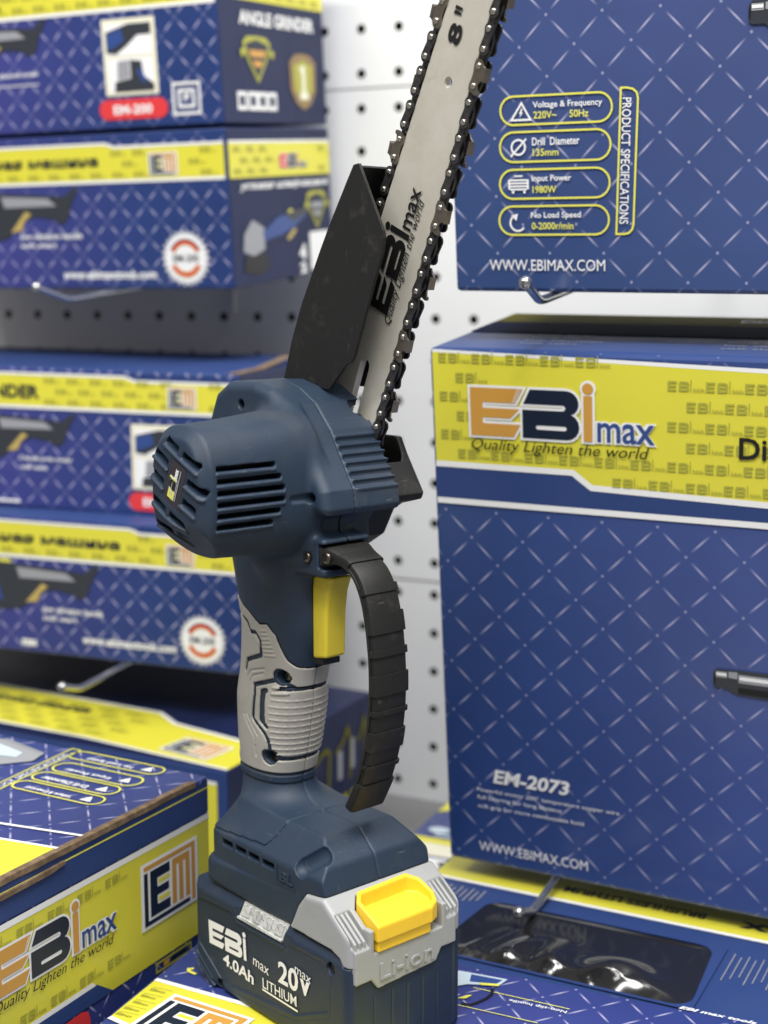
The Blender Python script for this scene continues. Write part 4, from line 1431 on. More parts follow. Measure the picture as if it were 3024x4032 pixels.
def rbox(x, y, z, lo, hi, r):
    c = [(lo[i] + hi[i]) / 2 for i in range(3)]
    e_ = [(hi[i] - lo[i]) / 2 - r for i in range(3)]
    qx, qy, qz = abs(x - c[0]) - e_[0], abs(y - c[1]) - e_[1], abs(z - c[2]) - e_[2]
    return np.sqrt(mx_(qx, 0) ** 2 + mx_(qy, 0) ** 2 + mx_(qz, 0) ** 2) + mn_(mx_(qx, mx_(qy, qz)), 0) - r


def rrect(x, y, cx, cy, hx, hy, r):
    qx, qy = abs(x - cx) - (hx - r), abs(y - cy) - (hy - r)
    return np.sqrt(mx_(qx, 0) ** 2 + mx_(qy, 0) ** 2) + mn_(mx_(qx, qy), 0) - r


def capsule(x, y, z, a, b, r):
    a, b = np.array(a, float), np.array(b, float)
    d = b - a
    L = float(d @ d)
    t = np.clip(((x - a[0]) * d[0] + (y - a[1]) * d[1] + (z - a[2]) * d[2]) / max(L, 1e-9), 0, 1)
    return np.sqrt((x - a[0] - d[0] * t) ** 2 + (y - a[1] - d[1] * t) ** 2 + (z - a[2] - d[2] * t) ** 2) - r


def stroke(g, f, pts, r, sub=True, k=0.0, depth=None):
    """carve (or add) a round stroke along a 3D polyline, only touching cells near it"""
    for i in range(len(pts) - 1):
        a, b = np.array(pts[i], float), np.array(pts[i + 1], float)
        lo = np.minimum(a, b) - r - 2
        hi = np.maximum(a, b) + r + 2
        i0 = [max(0, int((lo[j] - g.lo[j]) / g.h)) for j in range(3)]
        i1 = [min(g.n[j], int((hi[j] - g.lo[j]) / g.h) + 2) for j in range(3)]
        if any(i1[j] <= i0[j] for j in range(3)):
            continue
        sl = tuple(slice(i0[j], i1[j]) for j in range(3))
        c = capsule(g.x[i0[0]:i1[0]], g.y[:, i0[1]:i1[1]], g.z[:, :, i0[2]:i1[2]], a, b, r)
        f[sl] = smax(f[sl], -c, k) if (sub and k) else mx_(f[sl], -c) if sub else (smin(f[sl], c, k) if k else mn_(f[sl], c))
    return f


# ------------------------------------------------------------------ the saw (frame: x = towards trigger, y = to the bar side, z = up; millimetres in the builders)
OX, OY = -0.01602, 0.63444
saw = empty('cordless_chainsaw', (OX, OY, 0.0), (0, 0, math.radians(-49)))
tag(saw, 'navy cordless pruning chainsaw standing upright on its battery, long chain bar pointing up, yellow trigger', 'chainsaw')

SEC = np.array([(92, -105, 22, 17), (108, -105, 21.8, 16.8), (120, -105.5, 22, 16.8), (135, -103.5, 23.7, 18.5), (150, -101.8, 25.2, 19.6), (160, -101, 26, 20), (174, -99, 26, 18.3), (187, -96.5, 27.5, 18.6),
                (200, -94.5, 29, 19), (222, -97, 32, 20), (236, -96.5, 36, 21), (246, -95, 41, 22.5), (275, -92, 42, 23)], float)

ZZ = np.arange(60, 320, 1.0)
SM = []
for c in (1, 2, 3):
    ker = np.exp(-0.5 * (np.arange(-15, 16) / 2.6) ** 2)
    SM.append(np.convolve(np.pad(np.interp(ZZ, SEC[:, 0], SEC[:, c]), 15, 'edge'), ker / ker.sum(), 'valid'))


def sec_at(z_):
    return [float(np.interp(z_, ZZ, v)) for v in SM]


def handle(x, y, z, grow=0.0):
    t = [np.interp(z.ravel(), ZZ, v).reshape(z.shape).astype(np.float32) for v in SM]
    c, a, b_ = t
    a, b_ = a + grow, b_ + grow
    n = 2.35
    rho = (np.abs((x - c) / a) ** n + np.abs((y - 37.5) / b_) ** n) ** (1 / n)
    return (rho - 1) * mn_(a, b_) * 0.95


def cut(f, c):
    return mx_(f, -c)


# ---- head: motor barrel, plate, ribbed housing, upper handle
g = Grid((-146, -48, 166), (-12, 71, 332), 0.55)
x, y, z = g.x, g.y, g.z
PLATE = [(-41, 264), (-39.5, 267), (-41, 276), (-59, 303.5), (-71, 316), (-84, 323), (-97, 326), (-120, 325), (-131, 318.5), (-137, 306), (-138, 262), (-62, 258), (-56, 263)]
p2 = poly2(x, z, PLATE)
# the plate, its near edge broadly rounded
dn = 18 - y
r = 5.5
near = np.sqrt(mx_(p2 + r, 0) ** 2 + mx_(dn + r, 0) ** 2) + mn_(mx_(p2 + r, dn + r), 0) - r
plate = mx_(near, y - 66)
# handle below
TOPLINE = [(-145, 112), (-145, 214), (-128, 213), (-115, 210.5), (-104, 207.0), (-94.5, 201.5), (-88.5, 202.6), (-82.5, 197.5), (-79.8, 190.5), (-77.4, 184.8), (-74.0, 181.4), (-69, 179.6), (-50, 178.5), (-50, 112)]
hd = np.where(poly2(x, z, TOPLINE) < 0.7, handle(x, y, z, -0.75), handle(x, y, z))
hd = smax(hd, z - 268, 3)
body = smin(plate, hd, 4)
# mount block for the knuckle guard
mount = rbox(x, y, z, (-72, 21.5, 232.5), (-45, 52, 252.2), 2.5)
body = smin(body, rbox(x, y, z, (-112, 24, 240), (-60.5, 65.5, 268), 4), 4)
body = smin(body, mount, 4)
body = cut(body, rbox(x, y, z, (-49.8, 5, 236.8), (-30, 80, 249.6), 1.5))
# barrel: rounded section, flaring towards the plate
t = np.clip((y + 36) / 54.0, 0, 1)
hx = 23.5 + 2.0 * t
hz = 31.5 + 4.5 * t ** 1.5
cz = 277.5 + 0.0 * t
cx = -76.5 - 0.3 * t
ne = 2.7
rho = (np.abs((x - cx) / (hx + 0.8)) ** ne + np.abs((z - cz) / (hz + 0.5)) ** ne) ** (1 / ne)
barrel = (rho - 1) * hx * 1.02
YF = -43.0
face = -(y - YF) + ((x + 76) ** 2 + (z - 281) ** 2) * 0.0022          # slightly domed
cap = smax(barrel, face, 1.0)
rim = (rho - 1) * hx * 0.75 - (y - YF - 6.0) * 0.66            # bevelled rim all round
cap = smax(cap, rim, 0.8)
cap = smax(cap, (-(z - 247.0) * 0.66 - (y + 28) * 0.75), 0.8)             # deep bevel underneath
cap = smax(cap, y - 26, 2)
body = smin(body, cap, 4.0)
# gusset from barrel to handle
gus = capsule(x, y, z, (-82, 8, 250), (-88, 28, 232), 10)
body = smin(body, gus, 5)
# face: slats turned with the bar
ca, sa = math.cos(math.radians(24)), math.sin(math.radians(24))
pp = (x + 76.0) * ca - (z - 281.5) * sa
qq = (x + 76.0) * sa + (z - 281.5) * ca


def slot2(pc, qc, hp, hq, depth):
    return mx_(rrect(pp, qq, pc, qc, hp, hq, 0.8), y - (YF + depth))


for qc, spans in ((16.5, ((-15.0, -3.6), (0.2, 13.5))), (6.8, ((-21.5, -8.4), (8.6, 21))), (-3.6, ((-21.5, -8.4), (8.6, 19.5))), (-15.2, ((-15.0, -2.4), (0.8, 13.5))), (-25.0, ((-9.0, 0.5), (3.5, 11)))):
    for a, b_ in spans:
        body = cut(body, slot2((a + b_) / 2, qc, (b_ - a) / 2, 1.9, 8.0))
    rows_ = (spans[0][0] - 1.0, spans[-1][1] + 1.0)
    bead = mx_(rrect(pp, qq, sum(rows_) / 2, qc - 3.2, (rows_[1] - rows_[0]) / 2, 0.75, 0.6), cap - 0.95)
    if abs(qc) < 10:
        bead = mx_(bead, 7.2 - abs(pp))
    body = mn_(body, bead)
# recess for the badge
body = cut(body, mx_(rrect(pp, qq, 0, 0.6, 6.9, 11.2, 1.6), y - (YF + 0.7)))
# side slots
for k, zz in enumerate((290.5, 284.7, 279.2, 273.8, 268.4, 263.2)):
    w1 = (-1.5, 1.5, 3.5, 3.5, 1.0, -3.0)[k]
    s_ = mx_(mx_(rrect(y, z, (-34.5 + w1) / 2, zz, (w1 + 34.5) / 2, 1.25, 0.9), -(x + 62)), x + 30)
    body = cut(body, s_)
    bead = mx_(mx_(rrect(y, z, (-35 + w1) / 2, zz - 2.5, (w1 + 35) / 2, 0.75, 0.5), -(x + 66)), barrel - 0.7)
    body = mn_(body, bead)
# ribs on the sloping side of the housing
for k in range(7):
    t_ = k / 6
    rx, rz = -57.6 + (-41.6 + 57.6) * t_, 299.5 + (275.5 - 299.5) * t_
    body = stroke(g, np.broadcast_to(body, g.n).copy() if k == 0 else body, [(rx, 39.5, rz), (rx, 65.5, rz)], 1.4, sub=False, k=0.4)
# shallow scallops between
for k in range(6):
    t_ = (k + 0.5) / 6
    rx, rz = -56.4 + (-40.4 + 56.4) * t_, 300.2 + (276.2 - 300.2) * t_
    body = stroke(g, body, [(rx, 40.0, rz), (rx, 66.5, rz)], 1.9, sub=True, k=0.5)
# notch near the bar
body = cut(body, rbox(x, y, z, (-73, 58, 309.5), (-60, 70, 316), 1.5))
# joint of the two half shells
sh = mx_(abs(y - 37.5) - 0.42, -(body + 0.7))
body = cut(body, sh)
# screw wells
for u_, z_ in ((-107, 314.0), (-49.5, 272.5)):
    body = stroke(g, body, [(u_, 8, z_), (u_, 30, z_)], 2.5, sub=True, k=0.6)
# the window of the trigger
body = cut(body, rbox(x, y, z, (-66.2, 30.2, 185.5), (-40, 44.8, 231.5), 1.0))
# hollow for the bar
body = cut(body, rbox(x, y, z, (-132, 62.5, 268), (-62, 75, 313), 2))
for u_, z_, rr in ((-81.3, 175.7, 3.6),):
    body = stroke(g, body, [(u_, 8, z_), (u_, 27.5, z_)], rr)
    body = stroke(g, body, [(u_, 47.5, z_), (u_, 67, z_)], rr)
body = mx_(body, 170.3 - z)
head_m = g.mesh('motor_housing', body, [M['navy'], M['void']], saw, faces=lambda c: ((c[:, 1] > 60) & (c[:, 0] < -64) & (c[:, 2] > 269) & (c[:, 2] < 312) & (c[:, 0] > -131) & (c[:, 1] < 64)).astype(int))
# dark inside of the motor behind the slots
bm = bmesh.new()
add_box(bm, (-0.088, -0.030, 0.262), (-0.0625, 0.010, 0.300))
bm_obj('motor', bm, M['void'], saw)

# ---- rubber grip
g = Grid((-136, 12, 108), (-58, 63, 216), 0.40)
x, y, z = g.x, g.y, g.z
outer = np.broadcast_to(handle(x, y, z, 0.5), g.n).copy()
# top edge, stepped on the near and the far side
outer = mx_(outer, poly2(x, z, TOPLINE))
outer = smax(outer, 122.0 - z, 0.6)


def on_grip(pts):
    """polyline given as (x, z) on the near side, pushed onto the grip surface; mirrored to the far side when asked"""
    out = []
    for i in range(len(pts) - 1):
        for k in range(4):
            q = k / 4
            out.append((pts[i][0] * (1 - q) + pts[i + 1][0] * q, pts[i][1] * (1 - q) + pts[i + 1][1] * q))
    out.append(pts[-1])
    res = []
    for u_, z_ in out:
        c, a, b_ = sec_at(z_)
        a += 0.5; b_ += 0.5
        q = max(0.0, 1 - abs((u_ - c) / a) ** 2.35) ** (1 / 2.35)
        res.append((u_, 37.5 - b_ * q, z_))
    return res


def front_arc(z0, y0, z1, n=9):
    """from near side (angle y0) round the front to the far side at heights z0 to z1"""
    out = []
    for k in range(n + 1):
        th = math.radians(-y0 + 2 * y0 * k / n)
        z_ = z0 + (z1 - z0) * k / n
        c, a, b_ = sec_at(z_)
        a += 0.5; b_ += 0.5
        s_, c_ = math.sin(th), math.cos(th)
        rr = (abs(c_ / a) ** 2.35 + abs(s_ / b_) ** 2.35) ** (-1 / 2.35)
        out.append((c + rr * c_, 37.5 + rr * s_, z_))
    return out


mirror = lambda P: [(p[0], 75 - p[1], p[2]) for p in P]
GR = 1.35
grooves = [
    on_grip([(-122, 204.5), (-113, 203), (-105.7, 201.0), (-102.5, 196.5), (-97.8, 196.6), (-93.8, 192.7), (-93.7, 185.4), (-106.7, 180.5), (-108.3, 175)]),
    on_grip([(-83.5, 174.0), (-99.1, 168.9), (-98.4, 164.0), (-100.0, 150.7), (-92.4, 144.0), (-90.4, 139.9), (-90.1, 135.0), (-87.5, 133.1), (-85.2, 130.6), (-83.0, 130.3)]),
    on_grip([(-79.0, 172.4), (-77.2, 171.0), (-76.1, 170.2)]),
]
for q in grooves:
    outer = stroke(g, outer, q, GR)
    outer = stroke(g, outer, mirror(q), GR)
outer = stroke(g, outer, front_arc(169.4, 44, 169.4, 10), GR)
outer = stroke(g, outer, front_arc(130.3, 50, 130.3, 10), GR)
# window with the dark bar
for q in (on_grip([(-92.8, 166.6), (-90.0, 167.4)]), on_grip([(-91.6, 165.5), (-92.4, 149.9), (-90.6, 147.6)]), on_grip([(-92.8, 166), (-93.8, 150.5), (-91.4, 148.4)])):
    outer = stroke(g, outer, q, 1.4)
    outer = stroke(g, outer, mirror(q), 1.4)
# screw wells
for u_, z_, rr in ((-81.3, 175.7, 4.6), (-91.6, 130.7, 4.4), (-121, 130, 3.8)):
    outer = stroke(g, outer, [(u_, 8, z_), (u_, 67, z_)], rr)
# ribs round the front
ribz = [163.0, 159.3, 155.7, 152.2, 148.8, 145.5, 142.2, 139.0, 135.9, 132.9]
for k, z_ in enumerate(ribz):
    P = front_arc(z_, (52, 54, 54, 54, 54, 51, 51, 50, 47, 40)[k], z_, 10)
    outer = stroke(g, outer, P, 0.42, sub=False, k=0.4)
for P in (on_grip([(-86.1, 166.3), (-78.3, 167.1)]), on_grip([(-85.5, 169.6), (-82.6, 169.9)])):
    outer = stroke(g, outer, P, 0.7, sub=False, k=0.6)
# hatch of fine ribs
for k in range(7):
    z_ = 198.5 - k * 2.1
    P = on_grip([(-93.2 + 0.45 * k, z_), (-88.4 + 0.85 * k, z_ + 0.9)])
    outer = stroke(g, outer, P, 0.5, sub=False, k=0.3)
# long relief lines at the back
for P in (on_grip([(-91.5, 178.6), (-102.7, 175.6), (-106.0, 171.9), (-108.4, 150.8), (-100.0, 140.2), (-100.2, 130.0)]),
          on_grip([(-92.5, 176.0), (-101.0, 173.2), (-103.6, 169.8), (-105.6, 151.8), (-97.5, 142.0)])):
    outer = stroke(g, outer, P, 0.62, sub=True, k=0.4)
    outer = stroke(g, outer, mirror(P), 0.62, sub=True, k=0.4)
# seam
outer = mx_(outer, -mx_(mx_(abs(y - 37.5) - 0.28, -(x + 95)), -(outer + 0.6)))
# inner side open on the core
core = handle(x, y, z, -0.55)
sleeve = mx_(outer, -core)
g.mesh('rubber_grip', sleeve, M['rubber'], saw)

# ---- base of the handle: neck flaring into the battery mount, with the core under the grip
HUMP = [(-60, 50), (-50, 57), (-47, 62), (-42, 72), (-36, 79.5), (-22, 81.5), (-3, 68), (0.4, 66.5), (0.4, 50)]
g = Grid((-140, -3, 54), (-12, 78, 173), 0.55)
x, y, z = g.x, g.y, g.z
pad = rbox(x, y, z, (-121.5, 2.6, 57.4), (-14, 72.4, 105), 3)
pad = smax(pad, ((x + 22) * 0.95 + (z - 82) * 0.316), 0.8)          # front wall
pad = smax(pad, ((x + 26) * 0.673 + (z - 94) * 0.74), 0.8)           # front bevel
pad = smax(pad, ((2.6 - y) * 0.80 + (z - 88.5) * 0.62) , 1.2)  # near bevel
pad = smax(pad, ((y - 72.4) * 0.80 + (z - 88.5) * 0.62), 1.2)
pad = smax(pad, (-(x + 121.5) * 0.8 + (z - 88) * 0.6), 3.0)
# corner rounding in plan
pad = smax(pad, rrect(x, y, -70, 37.5, 53, 36.6, 13), 2.0)
skirt = rbox(x, y, z, (-123.5, 0.8, 57.4), (-44, 74.2, 75.5), 6)
skirt = mx_(skirt, (0.8 - y) + (x + 118) * 0.036)
skirt = mx_(skirt, -(74.2 - y) + (x + 118) * 0.036)
neck = handle(x, y, z, -0.75)
neck = mx_(neck, 96 - z)
collar = mx_(handle(x, y, z, 0.4), abs(z - 118.2) - 2.0)
lower = smin(pad, mx_(neck, z - 170.0), 15)
lower = mn_(lower, collar)
lower = mx_(lower, -mx_(handle(x, y, z, -0.6), abs(z - 120.6) - 1.0) ) if False else lower
lower = smin(lower, skirt, 0.8)
# seat for the grey cover of the battery
hump = mx_(poly2(x, z, HUMP) - 0.45, -(z - 40))
lower = mx_(lower, -hump)
lower = np.broadcast_to(lower, g.n).copy()
# vents
for a, b_ in ((-108.5, -99.2), (-96.8, -87.3), (-85.4, -75.8), (-73.3, -63.1)):
    lower = cut(lower, rbox(x, y, z, (a, -2, 82.6), (b_, 9, 86.0), 0.5))
# lamp scoop
lower = mx_(lower, -smin(capsule(x, y, z, (-41.5, 3.5, 91.5), (-32.5, 9.0, 98.5), 5.6), capsule(x, y, z, (-32.5, 7.5, 99.0), (-26.0, 9.5, 101.5), 1.4), 6))
# panel joint and centre seam
jl = [(-130, 88.5), (-112, 89.4), (-74.5, 91.4), (-70.5, 96.0), (-67.3, 103.0)]
jd = None
for i in range(len(jl) - 1):
    q_ = capsule(x, 0 * y, z, (jl[i][0], 0, jl[i][1]), (jl[i + 1][0], 0, jl[i + 1][1]), 0.5)
    jd = q_ if jd is None else mn_(jd, q_)
jd = mn_(mx_(jd, z - 103.5), mx_(abs(x + 67.0) - 0.5, 102.5 - z))
lower = cut(lower, mx_(jd, -(lower + 0.9)))
sm_ = mx_(mx_(abs(y - 37.5) - 0.4, -(lower + 0.6)), -(x + 90))
lower = cut(lower, sm_)
# well screws of the grip bottom
for u_, z_, rr in ((-91.6, 130.7, 3.5), (-121, 130, 3.0)):
    lower = stroke(g, lower, [(u_, 8, z_), (u_, 27.5, z_)], rr)
    lower = stroke(g, lower, [(u_, 47.5, z_), (u_, 67, z_)], rr)
base_ob = g.mesh('handle_base', lower, M['navy'], saw)
ink = Ink()
fr = Frame((0, 0.0030, 0), (1, 0, 0), (0, 0, 1), (0, -1, 0))
bm = bmesh.new()


def relief_text(name, fr, st, x0, y0, w, h, t, m, parent, bold=0.02):
    vs, fs = text_tris(st, bold, 0.0)
    xs = [p[0] for p in vs]; ys = [p[1] for p in vs]
    sx, sy = w / (max(xs) - min(xs)), h / (max(ys) - min(ys))
    bm = bmesh.new()
    V = [bm.verts.new(fr.p(x0 + (a - min(xs)) * sx, y0 + (c - min(ys)) * sy, 0)) for a, c in vs]
    F = []
    for f in fs:
        try:
            F.append(bm.faces.new([V[i] for i in f]))
        except ValueError:
            pass
    bmesh.ops.remove_doubles(bm, verts=bm.verts, dist=1e-6)
    r_ = bmesh.ops.extrude_face_region(bm, geom=list(bm.faces))
    for v in r_['geom']:
        if isinstance(v, bmesh.types.BMVert):
            v.co += fr.n * t
    return bm_obj(name, bm, m, parent)


relief_text('relief_letters', fr, 'BL', -0.0575, 0.0795, 0.0105, 0.0052, 0.0011, M['navy'], base_ob, 0.03)
bm.free()
bm = bmesh.new()
for lo, hi in (((-0.0610, 0.0022, 0.0783), (-0.0602, 0.0034, 0.0868)), ((-0.0602, 0.0022, 0.0775), (-0.0455, 0.0034, 0.0783))):
    add_box(bm, lo, hi)
bm_obj('relief_frame', bm, M['navy'], base_ob)


# ---- battery
g = Grid((-139, -3, -1.5), (5, 79, 64), 0.55)
x, y, z = g.x, g.y, g.z
pk = rbox(x, y, z, (-134.5, 0, 0.3), (0, 75, 58.5), 4.5)
pk = smax(pk, rrect(x, y, -67.25, 37.5, 67.25, 37.5, 7), 1.0)
pk = smax(pk, (-(x + 134.5) - (z - 14)) * 0.7071, 2.0)
pk = np.broadcast_to(pk, g.n).copy()
# upper shoulder: bevel along the near and far edge
pk = smax(pk, (-(y - 0.2) * 0.80 + (z - 52.5) * 0.60), 0.8)
pk = smax(pk, ((y - 74.8) * 0.80 + (z - 52.5) * 0.60), 0.8)
# label field, sunk
FIELD = [(-132.2, 46.5), (-98.9, 48.8), (-94.1, 44.5), (-54.2, 44.8), (-48.8, 49.4), (-21, 50.4), (-17.3, 47.0), (-17.9, 25.5), (-43.3, 13.4), (-107.2, 6.5), (-131.1, 22.4)]
fd = poly2(x, z, FIELD)
for yy in (y, 75 - y):
    pk = mx_(pk, -mx_(fd, yy - 1.1))
    # edge line just outside the field
    pk = mx_(pk, -mx_(abs(fd - 2.6) - 0.35, yy - 0.5))
# recess for the charge lamp
pk = cut(pk, mx_(poly2(x, z, [(-97, 66), (-93.5, 45.5), (-52.5, 46.2), (-45.5, 52), (-42, 66)]), y - 0.9))
pk = cut(pk, mx_(poly2(x, z, [(-90, 58.0), (-92.5, 48.0), (-54.5, 48.5), (-50.5, 59.0)]), y - 5))
# slanting ribs at the lower rear corner
for k in range(3):
    a, b_ = (-131.5, 15.5 - 4.5 * k), (-116.5 + 1 * k, 5.0 - 4.0 * k)
    pk = stroke(g, pk, [(a[0], 0.1, a[1]), (b_[0], 0.1, max(1.5, b_[1]))], 0.7, sub=False, k=0.5)
# screw wells
for u_, z_ in ((-15.2, 49.1), (-109.5, 4.0)):
    pk = stroke(g, pk, [(u_, -3, z_), (u_, 5, z_)], 3.1, k=0.5)
# front plate: sunk a little between the cheeks, with flutes
pk = cut(pk, mx_(rrect(y, z, 36.0, 22.0, 32.4, 60, 1.0), -(x + 0.9)))
for yy in (15.8, 27.5, 37.3, 47.3, 57.0):
    pk = stroke(g, pk, [(-0.9, yy, -4), (-0.9, yy, 34.5)], 0.55)
# seat of the grey cover
COVERF = [(2.6, 70), (3.2, 44.6), (13.1, 44.8), (17.2, 39.3), (55.3, 41.1), (58.9, 47.3), (68.9, 47.0), (69.0, 70)]
pk = cut(pk, mx_(poly2(y, z, [(p[0], p[1] - 0.3) for p in COVERF]), -(x + 5)))
pk = cut(pk, mx_(poly2(x, z, [(-52, 58.6), (-40, 59.0), (-15, 58.5), (-9, 56.5), (-6, 52.6), (3, 52.6), (3, 70), (-52, 70)]), -z + 40))
battery = g.mesh('battery_pack', pk, M['pack'], saw)

# grey latch cover
g = Grid((-54, -3, 36), (6, 79, 88), 0.5)
x, y, z = g.x, g.y, g.z
hump = poly2(x, z, HUMP)
cov = smax(smax(hump + 2.0, 0.6 - y + 2, 3.0), y - 74.6 + 2, 3.0) - 2.0
cov = smax(cov, rrect(x, y, -40, 37.5, 40.6, 37.2, 7.5), 1.5)
cov = mx_(cov, -poly2(x, z, [(-60, 30), (-60, 58.7), (-40, 59.1), (-15, 58.6), (-9, 56.6), (-6, 53.2), (-4.8, 53.2), (-4.8, 30)]))
cov = mx_(cov, mx_(53.0 - z, -200))
plate_ = mx_(mx_(poly2(y, z, COVERF), x - 0.5), -(x + 4.6))
cov = mn_(cov, plate_)
cov = np.broadcast_to(cov, g.n).copy()
# pocket of the button
OUT = [(15.4, 2.8), (50.5, 2.8), (56, 0.2), (58.6, -5), (57.4, -14.5), (52.0, -19.3), (19.8, -18.6), (15.2, -13.5)]
cov = cut(cov, mx_(poly2(y, x, OUT[:1] + [(15.4, 9), (58.6, 9)] + OUT[3:]) - 0.7, 57.9 - z))
# finger ribs on both front corners
slope = (z - 68) + (x + 3) * 0.71 
for ya, yb in ((2.4, 11.8), (62.2, 71.8)):
    pocket = mx_(mx_(abs(y - (ya + yb) / 2) - (yb - ya) / 2, -(slope + 4.2)), -(x + 14.5))
    pocket = mx_(pocket, -(z - 60.5))
    ribs = None
    for k in range(3):
        yc = ya + (yb - ya) * (0.17 + 0.29 * k)
        rb_ = mx_(mx_(abs(y - yc) - 0.85, slope + 0.6), x + 0.4)
        ribs = rb_ if ribs is None else mn_(ribs, rb_)
    keep = cov
    cov = cut(cov, pocket)
    cov = mn_(cov, mx_(mx_(ribs, pocket - 0.6), keep))
cover = g.mesh('latch_cover', cov, M['cover_grey'], battery)
relief_text('relief_letters', Frame((0.00055, 0, 0), (0, 1, 0), (0, 0, 1), (1, 0, 0)), 'Li-ion', 0.0180, 0.0434, 0.0353, 0.0085, 0.0008, M['cover_grey'], battery, 0.008)

# yellow release button: a deep tray
g = Grid((-30, 10, 55), (6, 60, 92), 0.42)
x, y, z = g.x, g.y, g.z
o2 = poly2(y, x, OUT)
top = (z - 71.9) * 0.903 + (x - 2.8) * 0.43
blk = smax(smax(o2, top, 1.2), 63.6 - z, 1.0)
lowr = rbox(x, y, z, (-16, 16.4, 57.9), (1.4, 51.0, 66), 0.8)
btn = mn_(blk, lowr)
pocket = smax(o2 + 2.4, 69.6 - (x - 2) * 0.20 - z, 1.0)
btn = smax(btn, -pocket, 0.8)
btn = np.broadcast_to(btn, g.n).copy()
for k in range(5):
    xx = -14 + 2.8 * k
    btn = stroke(g, btn, [(xx, 20.5, 69.45 - (xx - 2) * 0.20), (xx, 50, 69.45 - (xx - 2) * 0.20)], 0.55, sub=False, k=0.6)
g.mesh('release_button', btn, M['button'], battery)

# charge lamp window
bm = bmesh.new()
P = [(-89.6, 57.4), (-92.3, 48.6), (-54.8, 49.0), (-51.0, 58.4)]
add_prism(bm, [(p[0] * .001, p[1] * .001) for p in P], lambda p, d: Vector((p[0], d + (p[1] - 0.048) * 0.22, p[1])), 0.0010, 0.0048)
for k in range(4):
    a = -90.0 + 9.4 * k
    Q = [(a + 1.2, 56.2), (a - 0.2, 50.2), (a + 6.2, 50.4), (a + 7.4, 56.6)]
    add_prism(bm, [(p[0] * .001, p[1] * .001) for p in Q], lambda p, d: Vector((p[0], d + (p[1] - 0.048) * 0.22, p[1])), 0.0002, 0.0012)
add_prism(bm, [(p[0] * .001, p[1] * .001) for p in [(-92.4, 49.2), (-92.7, 47.9), (-54.6, 48.2), (-54.6, 49.4)]], lambda p, d: Vector((p[0], d + (p[1] - 0.048) * 0.22, p[1])), -0.0002, 0.003)
bmesh.ops.bevel(bm, geom=list(bm.edges), offset=0.0003, segments=1, affect='EDGES')
bm_obj('charge_lamp', bm, M['lens'], battery)

# lettering on the battery
fr = Frame((0, 0.00108, 0), (1, 0, 0), (0, 0, 1), (0, -1, 0))
ink = Ink()
logo(ink, fr, -0.1192, 0.0243, 0.0131, 1, W_, W_, W_, stretch=1.0, rot=0.06)
ink.text(fr, 'max', -0.0795, 0.0268, 0.0135, 0.0040, 1, W_, rot=-0.09)
ink.text(fr, '4.0Ah', -0.1068, 0.0170, 0.0275, 0.0068, 1, W_, bold=0.025, rot=-0.06)
ink.text(fr, '20', -0.0577, 0.0255, 0.0165, 0.0120, 1, W_, bold=0.025, rot=0.02)
ink.text(fr, 'v', -0.0398, 0.0268, 0.0078, 0.0080, 1, W_, bold=0.04)
ink.text(fr, 'max', -0.0440, 0.0362, 0.0130, 0.0034, 1.5, W_, rot=-0.12)
ink.text(fr, 'LITHIUM', -0.0712, 0.0172, 0.0285, 0.0055, 1, W_, bold=0.005, rot=0.03)
ink.line(fr, [(-0.0716, 0.0162), (-0.0419, 0.0160)], 0.0010, 1, W_)
ink.build('lettering', battery)


# ---- screws
def screw(c, parent, r_=2.7, axis=(0, -1, 0)):
    bm = bmesh.new()
    c = Vector(c) * 0.001
    add_disc(bm, c, axis, r_ * 0.001, 0.0008, 22, 0, dome=0.0009)
    ax = Vector(axis)
    a = ax.orthogonal().normalized()
    b_ = ax.cross(a)
    hx = []
    for k in range(12):
        rr = r_ * (0.52 if k % 2 == 0 else 0.40) * 0.001
        hx.append(c + ax * 0.00185 + (a * math.cos(k * math.pi / 6) + b_ * math.sin(k * math.pi / 6)) * rr)
    f = bm.faces.new([bm.verts.new(p) for p in hx])
    f.material_index = 1
    return bm_obj('screw', bm, [M['screw'], M['void']], parent, sm=True, sharp=45)


from mathutils.bvhtree import BVHTree
_bv = BVHTree.FromPolygons([v.co for v in head_m.data.vertices], [tuple(p.vertices) for p in head_m.data.polygons])
_hit = _bv.ray_cast(Vector((-0.0568, -0.05, 0.242)), Vector((0, 1, 0)))
_nr = _hit[1] if _hit[1].y < 0 else -_hit[1]
bm = bmesh.new()
add_disc(bm, _hit[0] - _nr * 0.0006, _nr, 0.0034, 0.0008, 24)  # black disc painted in for the shade of a screw well
bm_obj('screw_well_shade', bm, M['void'], saw)
for c in ((-56.8, _hit[0].y * 1000 - 0.4, 242), (-80.6, 27.0, 175.7), (-91.0, 26.6, 130.7), (-15.2, 3.6, 49.1), (-109.5, 3.6, 4.0), (-107, 28, 314.0), (-49.5, 28, 272.5)):
    screw(c, saw if c[2] > 60 else battery, 2.6)

# ---- badge on the motor cap
E1 = Vector((ca, 0, -sa))
E2 = Vector((sa, 0, ca))
fr = Frame(Vector((-0.076, YF * 0.001 + 0.0007, 0.2815)) + E2 * 0.0006, E1, E2, (0, -1, 0))
ink = Ink()
ink.poly(fr, pill(-0.0067, -0.0110, 0.0067, 0.0110, 0.0015), 0, M['badge'])
logo(ink, fr, 0.0018, -0.0078, 0.0050, 1, M['ink_yellow'], K_, M['ink_yellow'], mmax=W_, outline=W_, rot=math.pi / 2, stretch=0.82, hole=False)
ink.rect(fr, 0.0026, -0.0076, 0.0034, 0.0086, 1.4, M['ink_grey'])
ink.build('badge', saw)

